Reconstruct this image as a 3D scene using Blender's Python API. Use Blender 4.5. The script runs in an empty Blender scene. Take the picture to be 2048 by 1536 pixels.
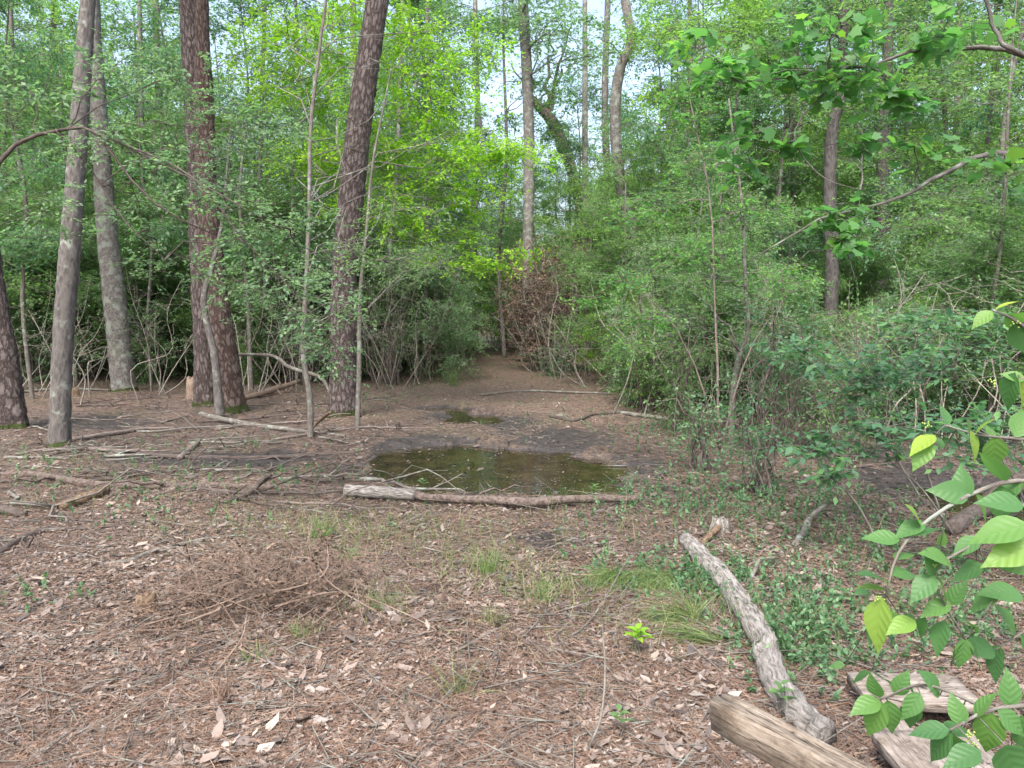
import bpy, math, random
import numpy as np
from mathutils import Vector

# ------------------------------------------------------------------ camera, sky, sun, exposure
S = bpy.context.scene
C = S.collection
FPX = 1577.0; CAMH = 1.6; PITCH = math.radians(5.4)
cam = bpy.data.cameras.new("camera"); co = bpy.data.objects.new("camera", cam); C.objects.link(co)
cam.sensor_width = 36; cam.lens = 36 * FPX / 2048; cam.clip_start = 0.05; cam.clip_end = 600
co.location = (0, 0, CAMH); co.rotation_euler = (math.radians(90) - PITCH, 0, 0)
S.camera = co
W = bpy.data.worlds.new("World"); S.world = W; W.use_nodes = True
nt = W.node_tree; nt.nodes.clear()
sky = nt.nodes.new("ShaderNodeTexSky"); sky.sky_type = 'NISHITA'; sky.sun_disc = False
SUN_EL, SUN_AZ = math.radians(56), math.radians(-165)      # azimuth from +Y towards +X
sky.sun_elevation = SUN_EL; sky.sun_rotation = SUN_AZ; sky.air_density = 1.0; sky.dust_density = 6; sky.ozone_density = 1.2
bg = nt.nodes.new("ShaderNodeBackground"); bg.inputs[1].default_value = 0.15
wo = nt.nodes.new("ShaderNodeOutputWorld")
hs = nt.nodes.new("ShaderNodeHueSaturation"); hs.inputs['Saturation'].default_value = .85; hs.inputs['Value'].default_value = 1.35   # thin cloud
nt.links.new(sky.outputs[0], hs.inputs['Color']); nt.links.new(hs.outputs[0], bg.inputs[0]); nt.links.new(bg.outputs[0], wo.inputs[0])
sl = bpy.data.lights.new("sun", 'SUN'); sl.energy = 1.2; sl.angle = math.radians(15); sl.color = (1, .99, .97)
so = bpy.data.objects.new("sun", sl); C.objects.link(so)
sd = Vector((math.sin(SUN_AZ) * math.cos(SUN_EL), math.cos(SUN_AZ) * math.cos(SUN_EL), math.sin(SUN_EL)))
so.rotation_euler = (-sd).to_track_quat('-Z', 'Y').to_euler()
S.view_settings.view_transform = 'Standard'; S.view_settings.look = 'None'
S.view_settings.exposure = 1.42; S.view_settings.gamma = 1
cy = S.cycles
cy.max_bounces = 9; cy.diffuse_bounces = 7; cy.glossy_bounces = 2; cy.transmission_bounces = 5; cy.transparent_max_bounces = 4
cy.use_denoising = True; cy.sample_clamp_indirect = 6; cy.caustics_reflective = False; cy.caustics_refractive = False

# ------------------------------------------------------------------ pixel helpers (pixels of the 2048 x 1536 photograph)
def ray(px, py):
    u = (px - 1024) / FPX; v = (768 - py) / FPX
    c, s = math.cos(PITCH), math.sin(PITCH)
    return np.array([u, c + v * s, v * c - s])
def AT(px, py, d):                                   # the point on the pixel's ray d metres ahead
    r = ray(px, py); return np.array([0, 0, CAMH]) + r * (d / r[1])
def G(px, py, z=0.0):                                # the point on the pixel's ray at height z
    r = ray(px, py); return np.array([0, 0, CAMH]) + r * ((z - CAMH) / r[2])

# ------------------------------------------------------------------ noise and terrain
_r = np.random.RandomState(5)
def waves(n, wl, seed):
    r = np.random.RandomState(seed); a = r.rand(n) * 6.283; k = 6.283 / (wl * (0.6 + 0.9 * r.rand(n)))
    return np.cos(a) * k, np.sin(a) * k, r.rand(n) * 6.283
WV = [(waves(7, 6.0, 1), .022), (waves(8, 1.7, 2), .010), (waves(9, .55, 3), .005), (waves(9, .2, 4), .0025)]
def wn(x, y, w):
    kx, ky, p = w; x = np.asarray(x, float); y = np.asarray(y, float)
    s = np.zeros(np.broadcast(x, y).shape)
    for a, b, c in zip(kx, ky, p): s = s + np.sin(a * x + b * y + c)
    return s / math.sqrt(len(kx))
def ss(a, b, v):
    t = np.clip((v - a) / (b - a), 0, 1); return t * t * (3 - 2 * t)
def ell(x0, x1, y0, y1, yaw=0):                      # ellipse on the ground from its extent in the photo
    c = G((x0 + x1) / 2, (y0 + y1) / 2); a = G(x0, (y0 + y1) / 2); b = G(x1, (y0 + y1) / 2)
    f = G((x0 + x1) / 2, y0); n = G((x0 + x1) / 2, y1)
    return (c[0], (f[1] + n[1]) / 2, (b[0] - a[0]) / 2, (f[1] - n[1]) / 2, math.radians(yaw))
POOLS = [ell(730, 1130, 886, 962), ell(940, 1262, 905, 978), ell(890, 1000, 822, 848), ell(1900, 2160, 965, 1060), ell(850, 940, 810, 824)]
MUDS = [ell(700, 1000, 868, 925), ell(960, 1230, 862, 925), ell(1120, 1360, 900, 990), ell(180, 720, 902, 932), ell(20, 330, 828, 858),
        ell(1780, 2250, 920, 1075), ell(940, 1080, 832, 868), ell(1030, 1180, 850, 885), ell(860, 980, 815, 845), ell(1000, 1130, 1060, 1110), ell(820, 1300, 950, 996), ell(1500,1850,880,930)]
WZ = -0.055
def edist(e, x, y):
    cx, cy_, rx, ry, a = e
    dx, dy = x - cx, y - cy_
    u = (dx * math.cos(a) + dy * math.sin(a)) / rx; v = (-dx * math.sin(a) + dy * math.cos(a)) / ry
    return np.sqrt(u * u + v * v)
def mudness(x, y):
    n = .16 * wn(x, y, WV[1][0]) + .14 * wn(x, y, WV[2][0]) + .08 * wn(x, y, WV[3][0])
    m = np.zeros(np.broadcast(x, y).shape)
    for e in POOLS: m = np.maximum(m, 1 - ss(1.05, 1.45, edist(e, x, y) + n))
    for e in MUDS: m = np.maximum(m, (1 - ss(.6, 1.15, edist(e, x, y) + n * 1.6)) * .9)
    return m
FEET = [G(*p)[:2] for p in [(18, 866), (118, 903), (250, 792), (412, 816), (466, 822), (686, 842), (1288, 773), (440, 824), (620, 886), (714, 872)]]
DAMP_SHADES = [ell(-300, 760, 790, 960), ell(660, 1420, 850, 1000), ell(1350, 2300, 780, 1010), ell(960, 1180, 1050, 1120)]  # damp soil plus tree and shrub shade, painted as darker ground patches
def damp_shade(x, y):
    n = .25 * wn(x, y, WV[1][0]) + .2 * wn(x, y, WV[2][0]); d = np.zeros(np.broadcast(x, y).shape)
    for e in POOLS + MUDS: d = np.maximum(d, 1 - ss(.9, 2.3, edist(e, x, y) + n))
    for e in DAMP_SHADES: d = np.maximum(d, .8 * (1 - ss(.65, 1.35, edist(e, x, y) + n)))
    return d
def Hh(x, y):
    x = np.asarray(x, float); y = np.asarray(y, float)
    h = sum(wn(x, y, w) * a for w, a in WV)
    h = h + .02 * ss(10, 30, y)
    for fx, fy in FEET: h = h + .05 * np.exp(-((x - fx) ** 2 + (y - fy) ** 2) / .14)
    n = .10 * wn(x, y, WV[1][0]) + .10 * wn(x, y, WV[2][0]) + .05 * wn(x, y, WV[3][0])
    for e in POOLS:
        k = 1 - ss(.75, 1.5, edist(e, x, y) + n)
        h = h * (1 - .8 * k) - .12 * k
    return h
def hz(x, y): return float(Hh(x, y))

# ------------------------------------------------------------------ materials
def mat(name, build):
    m = bpy.data.materials.new(name); m.use_nodes = True; t = m.node_tree; t.nodes.clear()
    o = t.nodes.new("ShaderNodeOutputMaterial")
    def N(k, **kw):
        n = t.nodes.new(k)
        for a, b in kw.items():
            if a.startswith('i_'): n.inputs[int(a[2:])].default_value = b
            else: setattr(n, a, b)
        return n
    L = t.links.new
    build(N, L, o)
    return m
def ramp(N, stops, interp='LINEAR'):
    r = N("ShaderNodeValToRGB"); e = r.color_ramp.elements; r.color_ramp.interpolation = interp
    while len(e) < len(stops): e.new(.5)
    for i, (p, c) in enumerate(stops): e[i].position = p; e[i].color = (*c, 1)
    return r
def pr(N, rough=.8, spec=.3):
    p = N("ShaderNodeBsdfPrincipled"); p.inputs['Roughness'].default_value = rough; p.inputs['Specular IOR Level'].default_value = spec
    return p
def leaf_mat(name, cols, trans=.38, rough=.5, tboost=1.5, veins=False):
    def b(N, L, o):
        a = N("ShaderNodeAttribute", attribute_name="rnd"); oi = N("ShaderNodeObjectInfo")
        ad = N("ShaderNodeMath", operation='MULTIPLY_ADD', i_1=.22, i_2=-.11); L(oi.outputs['Random'], ad.inputs[0])
        s = N("ShaderNodeMath", operation='ADD'); L(a.outputs['Fac'], s.inputs[0]); L(ad.outputs[0], s.inputs[1])
        r = ramp(N, [(i / (len(cols) - 1), c) for i, c in enumerate(cols)]); L(s.outputs[0], r.inputs[0])
        p = pr(N, rough, .35); L(r.outputs[0], p.inputs['Base Color'])
        if veins:
            av = N("ShaderNodeAttribute", attribute_name="buv"); sx = N("ShaderNodeSeparateXYZ"); L(av.outputs['Vector'], sx.inputs[0])
            ab = N("ShaderNodeMath", operation='ABSOLUTE'); L(sx.outputs[1], ab.inputs[0])
            q = N("ShaderNodeMath", operation='MULTIPLY_ADD', i_1=-.55); L(ab.outputs[0], q.inputs[0]); L(sx.outputs[0], q.inputs[2])
            q3 = N("ShaderNodeMath", operation='MULTIPLY', i_1=38.0); L(q.outputs[0], q3.inputs[0]); sn = N("ShaderNodeMath", operation='SINE'); L(q3.outputs[0], sn.inputs[0])
            mr_ = N("ShaderNodeMath", operation='MULTIPLY', i_1=40.0, use_clamp=True); L(ab.outputs[0], mr_.inputs[0]); sm = N("ShaderNodeMath", operation='ADD'); L(sn.outputs[0], sm.inputs[0]); L(mr_.outputs[0], sm.inputs[1])
            bp = N("ShaderNodeBump"); bp.inputs['Strength'].default_value = .22; bp.inputs['Distance'].default_value = .0012; L(sm.outputs[0], bp.inputs['Height']); L(bp.outputs[0], p.inputs['Normal'])
        tr = N("ShaderNodeBsdfTranslucent"); mx = N("ShaderNodeMix", data_type='RGBA', blend_type='MULTIPLY'); mx.inputs[0].default_value = 1
        L(r.outputs[0], mx.inputs[6]); mx.inputs[7].default_value = (tboost * 1.0, tboost * 1.15, tboost * .7, 1); L(mx.outputs[2], tr.inputs[0])
        ms = N("ShaderNodeMixShader"); ms.inputs[0].default_value = trans
        L(p.outputs[0], ms.inputs[1]); L(tr.outputs[0], ms.inputs[2]); L(ms.outputs[0], o.inputs[0])
    return mat(name, b)
M = {}
M['mid'] = leaf_mat("leaf_mid_green", [(.07, .14, .055), (.105, .20, .08), (.14, .25, .095), (.19, .32, .09)], .5)
M['deep'] = leaf_mat("leaf_deep_green", [(.05, .115, .055), (.075, .155, .075), (.10, .19, .09), (.14, .235, .11)], .35)
M['grey'] = leaf_mat("leaf_grey_green", [(.09, .165, .09), (.125, .215, .12), (.16, .255, .14), (.21, .31, .14)], .48, .42)
M['bright'] = leaf_mat("leaf_yellow_green", [(.14, .28, .03), (.19, .36, .035), (.25, .43, .04), (.34, .46, .06)], .5)
M['seedling'] = leaf_mat("leaf_blue_green", [(.055, .13, .075), (.075, .17, .095), (.10, .21, .11), (.14, .28, .10)], .46, .45)
M['fresh'] = leaf_mat("leaf_fresh_green", [(.09, .18, .05), (.13, .25, .065), (.17, .31, .07), (.23, .37, .08)], .48)
M['vine'] = leaf_mat("leaf_vine_green", [(.06, .17, .055), (.08, .20, .065), (.10, .24, .07), (.17, .33, .05)], .5, .45)
M['berryleaf'] = leaf_mat("leaf_beautyberry", [(.045, .12, .045), (.07, .17, .055), (.12, .24, .055), (.30, .40, .05)], .4, .45, veins=True)
M['dead'] = leaf_mat("leaf_dead_brown", [(.06, .038, .03), (.115, .072, .055), (.17, .11, .085), (.25, .185, .145)], .2, .8, 1.2)
M['needle'] = leaf_mat("pine_needle_green", [(.04, .08, .03), (.06, .11, .04), (.08, .14, .05)], .2)
M['grass'] = leaf_mat("grass_green", [(.07, .13, .04), (.10, .17, .05), (.16, .22, .08), (.28, .26, .14)], .35)
def litter_b(N, L, o):
    a = N("ShaderNodeAttribute", attribute_name="rnd")
    r = ramp(N, [(0, (.028, .021, .018)), (.2, (.060, .043, .036)), (.4, (.118, .086, .069)), (.6, (.19, .142, .112)), (.78, (.26, .205, .168)), (.93, (.21, .20, .195)), (1, (.34, .275, .215))])
    L(a.outputs['Fac'], r.inputs[0])
    g = N("ShaderNodeNewGeometry"); n = N("ShaderNodeTexNoise"); n.inputs['Scale'].default_value = 60; L(g.outputs['Position'], n.inputs['Vector'])
    mx = N("ShaderNodeMix", data_type='RGBA', blend_type='MULTIPLY'); mx.inputs[0].default_value = .5
    L(r.outputs[0], mx.inputs[6]); L(n.outputs[0], mx.inputs[7])
    bc = N("ShaderNodeBrightContrast"); bc.inputs[1].default_value = .03; L(mx.outputs[2], bc.inputs[0])
    p = pr(N, .6, .35); L(bc.outputs[0], p.inputs['Base Color']); L(p.outputs[0], o.inputs[0])
M['litter'] = mat("dry_leaf_litter", litter_b)
def needles_b(N, L, o):
    a = N("ShaderNodeAttribute", attribute_name="rnd")
    r = ramp(N, [(0, (.06, .038, .028)), (.5, (.155, .095, .066)), (1, (.26, .19, .14))]); L(a.outputs['Fac'], r.inputs[0])
    p = pr(N, .6, .3); L(r.outputs[0], p.inputs['Base Color']); L(p.outputs[0], o.inputs[0])
M['deadbrown'] = leaf_mat("leaf_dull_brown", [(.04, .028, .022), (.09, .06, .045), (.14, .095, .07), (.20, .145, .11)], .1, .8, 1.1)
M['dryneedle'] = mat("dry_pine_needles", needles_b)

def bark_mat(name, dark, midc, light, scale=1.0, zs=.28, bump=.9, moss=0, lichen=0.0, plates=True):
    def b(N, L, o):
        tc = N("ShaderNodeTexCoord"); at = N("ShaderNodeAttribute", attribute_name="buv"); mp = N("ShaderNodeMapping"); mp.inputs['Scale'].default_value = (14 * scale, 14 * scale, 14 * scale * zs)
        L(at.outputs['Vector'], mp.inputs[0])
        n0 = N("ShaderNodeTexNoise"); n0.inputs['Scale'].default_value = 1.1; n0.inputs['Detail'].default_value = 6; n0.inputs['Roughness'].default_value = .7; L(mp.outputs[0], n0.inputs[0])
        ma = N("ShaderNodeVectorMath", operation='MULTIPLY_ADD'); L(n0.outputs[1], ma.inputs[0]); ma.inputs[1].default_value = (1.7, 1.7, 1.7); L(mp.outputs[0], ma.inputs[2])
        v = N("ShaderNodeTexVoronoi", feature='DISTANCE_TO_EDGE' if plates else 'F1'); v.inputs['Scale'].default_value = 1.25; L(ma.outputs[0], v.inputs[0])
        n = N("ShaderNodeTexNoise"); n.inputs['Scale'].default_value = 2.6; n.inputs['Detail'].default_value = 10; n.inputs['Roughness'].default_value = .75; L(mp.outputs[0], n.inputs[0])
        cr = ramp(N, [(0, (0, 0, 0)), (.22 if plates else .7, (1, 1, 1))]); L(v.outputs[0], cr.inputs[0])
        mm = N("ShaderNodeMath", operation='MULTIPLY_ADD', i_1=.38, i_2=.0); L(cr.outputs[0], mm.inputs[0])
        ad = N("ShaderNodeMath", operation='MULTIPLY_ADD', i_1=.85); L(n.outputs[0], ad.inputs[0]); L(mm.outputs[0], ad.inputs[2])
        r = ramp(N, [(.15, dark), (.55, midc), (.95, light)]); L(ad.outputs[0], r.inputs[0])
        col = r.outputs[0]
        n2 = N("ShaderNodeTexNoise"); n2.inputs['Scale'].default_value = 8; n2.inputs['Detail'].default_value = 6; L(tc.outputs['Object'], n2.inputs[0])
        if lichen:
            lr = ramp(N, [(.62 - lichen * .12, (0, 0, 0)), (.72 - lichen * .1, (1, 1, 1))]); L(n2.outputs[0], lr.inputs[0])
            mx = N("ShaderNodeMix", data_type='RGBA'); L(lr.outputs[0], mx.inputs[0]); L(col, mx.inputs[6]); mx.inputs[7].default_value = (.22, .24, .21, 1); col = mx.outputs[2]
        if moss:
            sx = N("ShaderNodeSeparateXYZ"); L(tc.outputs['Object'], sx.inputs[0])
            q = N("ShaderNodeMath", operation='MULTIPLY_ADD', i_1=-2.2 / moss, i_2=.9); L(sx.outputs[2], q.inputs[0])
            q2 = N("ShaderNodeMath", operation='ADD'); L(q.outputs[0], q2.inputs[0]); L(n2.outputs[0], q2.inputs[1])
            lr = ramp(N, [(.85, (0, 0, 0)), (1.0, (1, 1, 1))]); L(q2.outputs[0], lr.inputs[0])
            mx = N("ShaderNodeMix", data_type='RGBA'); L(lr.outputs[0], mx.inputs[0]); L(col, mx.inputs[6]); mx.inputs[7].default_value = (.04, .055, .016, 1); col = mx.outputs[2]
        p = pr(N, .85, .2); L(col, p.inputs['Base Color'])
        bp = N("ShaderNodeBump"); bp.inputs['Strength'].default_value = bump; bp.inputs['Distance'].default_value = .03; L(ad.outputs[0], bp.inputs['Height'])
        L(bp.outputs[0], p.inputs['Normal']); L(p.outputs[0], o.inputs[0])
    return mat(name, b)
M['pine'] = bark_mat("pine_bark", (.014, .010, .009), (.07, .054, .050), (.18, .155, .15), 1.0, .35, 1, moss=.35)
M['pinered'] = bark_mat("pine_bark_red", (.014, .009, .008), (.072, .047, .041), (.165, .135, .122), 1.1, .35, 1, moss=.3)
M['grey_bark'] = bark_mat("grey_bark", (.03, .025, .024), (.08, .072, .068), (.16, .15, .14), 1.6, .3, .5, moss=.3, lichen=.35, plates=False)
M['pale_bark'] = bark_mat("pale_bark", (.035, .03, .028), (.10, .09, .085), (.20, .19, .175), 1.8, .7, .5, moss=.3, lichen=.9, plates=False)
M['stem'] = bark_mat("stem_bark", (.035, .03, .027), (.10, .09, .078), (.19, .175, .155), 3, .3, .4, lichen=.6, plates=False)
M['palestem'] = bark_mat("pale_stem_bark", (.07, .06, .05), (.19, .165, .14), (.33, .30, .26), 3, .3, .4, lichen=.6, plates=False)
M['brush'] = bark_mat("dry_brush_bark", (.05, .034, .026), (.15, .105, .08), (.26, .205, .165), 3, .3, .4, plates=False)
M['darkgrey'] = bark_mat("dark_grey_bark", (.02, .017, .017), (.055, .05, .048), (.12, .11, .105), 1.8, .3, .6, plates=False)
M['twig'] = bark_mat("twig_bark", (.035, .028, .026), (.10, .08, .072), (.2, .17, .15), 3, .3, .3, plates=False)
M['dark_bark'] = bark_mat("dark_bark", (.02, .015, .013), (.06, .048, .042), (.12, .10, .09), 2, .3, .6, plates=False)
M['log_brown'] = bark_mat("brown_log_bark", (.025, .018, .015), (.09, .066, .056), (.20, .165, .145), 2.0, 1, .8, plates=False)
M['log_grey'] = bark_mat("grey_log_bark", (.045, .038, .034), (.23, .21, .19), (.62, .58, .54), 4.2, .16, 1.2, plates=False)
M['rot'] = bark_mat("rotten_wood", (.03, .02, .014), (.13, .088, .058), (.27, .20, .135), 2, 1, .8, plates=False)

def ground_b(N, L, o):
    g = N("ShaderNodeNewGeometry")
    n = N("ShaderNodeTexNoise"); n.inputs['Scale'].default_value = 26; n.inputs['Detail'].default_value = 9; n.inputs['Roughness'].default_value = .75; L(g.outputs['Position'], n.inputs[0])
    r = ramp(N, [(.28, (.02, .014, .012)), (.42, (.06, .043, .035)), (.52, (.13, .093, .074)), (.62, (.20, .15, .12)), (.75, (.27, .215, .178))]); L(n.outputs[0], r.inputs[0])
    v = N("ShaderNodeTexVoronoi"); v.inputs['Scale'].default_value = 17; L(g.outputs['Position'], v.inputs[0])
    vr = ramp(N, [(0, (.6, .5, .45)), (.5, (1, 1, 1)), (1, (1.0, .82, .7))]); L(v.outputs[1], vr.inputs[0])
    mv = N("ShaderNodeMix", data_type='RGBA', blend_type='MULTIPLY'); mv.inputs[0].default_value = .7; L(r.outputs[0], mv.inputs[6]); L(vr.outputs[0], mv.inputs[7])
    n3 = N("ShaderNodeTexNoise"); n3.inputs['Scale'].default_value = .7; n3.inputs['Detail'].default_value = 5; L(g.outputs['Position'], n3.inputs[0])
    gr = ramp(N, [(.5, (0, 0, 0)), (.72, (.5, .5, .5))]); L(n3.outputs[0], gr.inputs[0])
    mg = N("ShaderNodeMix", data_type='RGBA'); L(gr.outputs[0], mg.inputs[0]); L(mv.outputs[2], mg.inputs[6]); mg.inputs[7].default_value = (.10, .095, .05, 1)
    a = N("ShaderNodeAttribute", attribute_name="mud_shade")  # mud and damp, plus the painted shade patches
    n4 = N("ShaderNodeTexNoise"); n4.inputs['Scale'].default_value = 9; n4.inputs['Detail'].default_value = 6; L(g.outputs['Position'], n4.inputs[0])
    q = N("ShaderNodeMath", operation='MULTIPLY_ADD', i_1=1.5, i_2=-.75); L(n4.outputs[0], q.inputs[0])
    q2 = N("ShaderNodeMath", operation='ADD', use_clamp=True); L(a.outputs['Fac'], q2.inputs[0]); L(q.outputs[0], q2.inputs[1])
    mr = ramp(N, [(.2, (0, 0, 0)), (.85, (1, 1, 1))]); L(q2.outputs[0], mr.inputs[0])
    mc = ramp(N, [(.3, (.014, .012, .012)), (.7, (.06, .052, .052))]); L(n.outputs[0], mc.inputs[0])
    mm = N("ShaderNodeMix", data_type='RGBA'); L(mr.outputs[0], mm.inputs[0]); L(mg.outputs[2], mm.inputs[6]); L(mc.outputs[0], mm.inputs[7])
    p = pr(N, .8, .35); L(mm.outputs[2], p.inputs['Base Color'])
    rr = N("ShaderNodeMath", operation='MULTIPLY_ADD', i_1=-.38, i_2=.85); L(mr.outputs[0], rr.inputs[0]); L(rr.outputs[0], p.inputs['Roughness'])
    bp = N("ShaderNodeBump"); bp.inputs['Strength'].default_value = .8; bp.inputs['Distance'].default_value = .03; L(n.outputs[0], bp.inputs['Height'])
    L(bp.outputs[0], p.inputs['Normal']); L(p.outputs[0], o.inputs[0])
M['ground'] = mat("forest_floor", ground_b)
def water_b(N, L, o):
    g = N("ShaderNodeNewGeometry"); n = N("ShaderNodeTexNoise"); n.inputs['Scale'].default_value = 5; n.inputs['Detail'].default_value = 3; L(g.outputs['Position'], n.inputs[0])
    r = ramp(N, [(.35, (.014, .011, .006)), (.65, (.036, .029, .013))]); L(n.outputs[0], r.inputs[0])
    p = pr(N, .05, .6); L(r.outputs[0], p.inputs['Base Color'])
    n2 = N("ShaderNodeTexNoise"); n2.inputs['Scale'].default_value = 14; n2.inputs['Detail'].default_value = 2; L(g.outputs['Position'], n2.inputs[0])
    bp = N("ShaderNodeBump"); bp.inputs['Strength'].default_value = .12; bp.inputs['Distance'].default_value = .01; L(n2.outputs[0], bp.inputs['Height'])
    L(bp.outputs[0], p.inputs['Normal']); L(p.outputs[0], o.inputs[0])
M['water'] = mat("murky_water", water_b)
def timber_b(N, L, o):
    tc = N("ShaderNodeTexCoord"); mp = N("ShaderNodeMapping"); mp.inputs['Scale'].default_value = (9, 75, 75); L(tc.outputs['Object'], mp.inputs[0])
    n = N("ShaderNodeTexNoise"); n.inputs['Scale'].default_value = 1; n.inputs['Detail'].default_value = 8; n.inputs['Roughness'].default_value = .65; n.inputs['Distortion'].default_value = .6; L(mp.outputs[0], n.inputs[0])
    n2 = N("ShaderNodeTexNoise"); n2.inputs['Scale'].default_value = 9; n2.inputs['Detail'].default_value = 9; n2.inputs['Roughness'].default_value = .7; L(tc.outputs['Object'], n2.inputs[0])
    a = N("ShaderNodeAttribute", attribute_name="rnd")
    r = ramp(N, [(.25, (.05, .042, .035)), (.42, (.17, .145, .12)), (.6, (.27, .235, .198)), (.8, (.36, .33, .285))]); L(n.outputs[0], r.inputs[0])
    mpc = N("ShaderNodeMapping"); mpc.inputs['Scale'].default_value = (1.6, 26, 26); L(tc.outputs['Object'], mpc.inputs[0])
    nc = N("ShaderNodeTexNoise"); nc.inputs['Scale'].default_value = 1.3; nc.inputs['Detail'].default_value = 3; nc.inputs['Distortion'].default_value = .4; L(mpc.outputs[0], nc.inputs[0])
    sb = N("ShaderNodeMath", operation='SUBTRACT', i_1=.5); L(nc.outputs[0], sb.inputs[0]); ab = N("ShaderNodeMath", operation='ABSOLUTE'); L(sb.outputs[0], ab.inputs[0])
    ck = ramp(N, [(.0, (.12, .1, .08)), (.014, (1, 1, 1))]); L(ab.outputs[0], ck.inputs[0])
    r2 = ramp(N, [(.35, (.5, .44, .38)), (.5, (.9, .86, .8)), (.65, (1.12, 1.1, 1.06))]); L(n2.outputs[0], r2.inputs[0])
    mv = N("ShaderNodeMix", data_type='RGBA', blend_type='MULTIPLY'); mv.inputs[0].default_value = 1; L(r.outputs[0], mv.inputs[6]); L(r2.outputs[0], mv.inputs[7])
    mk = N("ShaderNodeMix", data_type='RGBA', blend_type='MULTIPLY'); mk.inputs[0].default_value = 1; L(mv.outputs[2], mk.inputs[6]); L(ck.outputs[0], mk.inputs[7])
    p = pr(N, .8, .25); L(mk.outputs[2], p.inputs['Base Color'])
    bp = N("ShaderNodeBump"); bp.inputs['Strength'].default_value = .7; bp.inputs['Distance'].default_value = .006; L(n.outputs[0], bp.inputs['Height'])
    L(bp.outputs[0], p.inputs['Normal']); L(p.outputs[0], o.inputs[0])
M['timber'] = mat("weathered_timber", timber_b)
M['boards'] = bpy.data.materials['weathered_timber'].copy(); M['boards'].name = "grey_board_wood"
for n_ in M['boards'].node_tree.nodes:
    if n_.type == 'VALTORGB' and len(n_.color_ramp.elements) == 4:
        for e_, c_ in zip(n_.color_ramp.elements, [(.05, .044, .04), (.17, .15, .137), (.25, .228, .21), (.33, .31, .29)]): e_.color = (*c_, 1)
def berry_b(N, L, o):
    p = pr(N, .4, .5); p.inputs['Base Color'].default_value = (.26, .36, .08, 1); L(p.outputs[0], o.inputs[0])
M['berry'] = mat("unripe_berries", berry_b)

# ------------------------------------------------------------------ mesh assembly
class MB:
    def __init__(s): s.V = []; s.F = []; s.R = []; s.U = []; s.n = 0
    def add(s, V, F, rnd=0.5, U=None):
        V = np.asarray(V, np.float32).reshape(-1, 3)
        s.U.append(np.asarray(V if U is None else U, np.float32).reshape(-1, 3).copy())
        s.V.append(V); s.R.append(np.broadcast_to(np.asarray(rnd, np.float32), (len(V),)))
        for f in (F if isinstance(F, list) else [F]):
            if len(f): s.F.append(np.asarray(f, np.int64) + s.n)
        s.n += len(V)
    def mesh(s, name, m, smooth=False, attr='rnd'):
        me = bpy.data.meshes.new(name)
        V = np.concatenate(s.V) if s.V else np.zeros((0, 3), np.float32)
        me.vertices.add(len(V)); me.vertices.foreach_set('co', V.ravel())
        tot = [len(f) for f in s.F]; lens = np.concatenate([np.full(len(f), f.shape[1], np.int32) for f in s.F])
        loops = np.concatenate([f.ravel() for f in s.F]).astype(np.int32)
        me.loops.add(len(loops)); me.loops.foreach_set('vertex_index', loops)
        me.polygons.add(len(lens)); st = np.zeros(len(lens), np.int32); st[1:] = np.cumsum(lens)[:-1]
        me.polygons.foreach_set('loop_start', st); me.polygons.foreach_set('loop_total', lens)
        if smooth: me.polygons.foreach_set('use_smooth', np.ones(len(lens), bool))
        a = me.attributes.new(attr, 'FLOAT', 'POINT'); a.data.foreach_set('value', np.concatenate(s.R).astype(np.float32))
        a = me.attributes.new('buv', 'FLOAT_VECTOR', 'POINT'); a.data.foreach_set('vector', np.concatenate(s.U).ravel())
        me.materials.append(m); me.update(calc_edges=True); me.validate()
        return me
    def build(s, name, m, parent=None, smooth=False, attr='rnd', loc=None):
        if loc is not None:
            for v in s.V: v -= np.asarray(loc, np.float32)
        o = bpy.data.objects.new(name, s.mesh(name, m, smooth, attr)); C.objects.link(o)
        if parent: o.parent = parent
        elif loc is not None: o.location = loc
        return o
def tag(o, label=None, cat=None, group=None, kind=None):
    if label: o['label'] = label
    if cat: o['category'] = cat
    if group: o['group'] = group
    if kind: o['kind'] = kind
    return o
def root(name, loc, label, cat, group=None, rz=0):
    e = bpy.data.objects.new(name, None); C.objects.link(e); e.location = loc; e.rotation_euler = (0, 0, rz); e.empty_display_size = .2
    return tag(e, label, cat, group)

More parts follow.
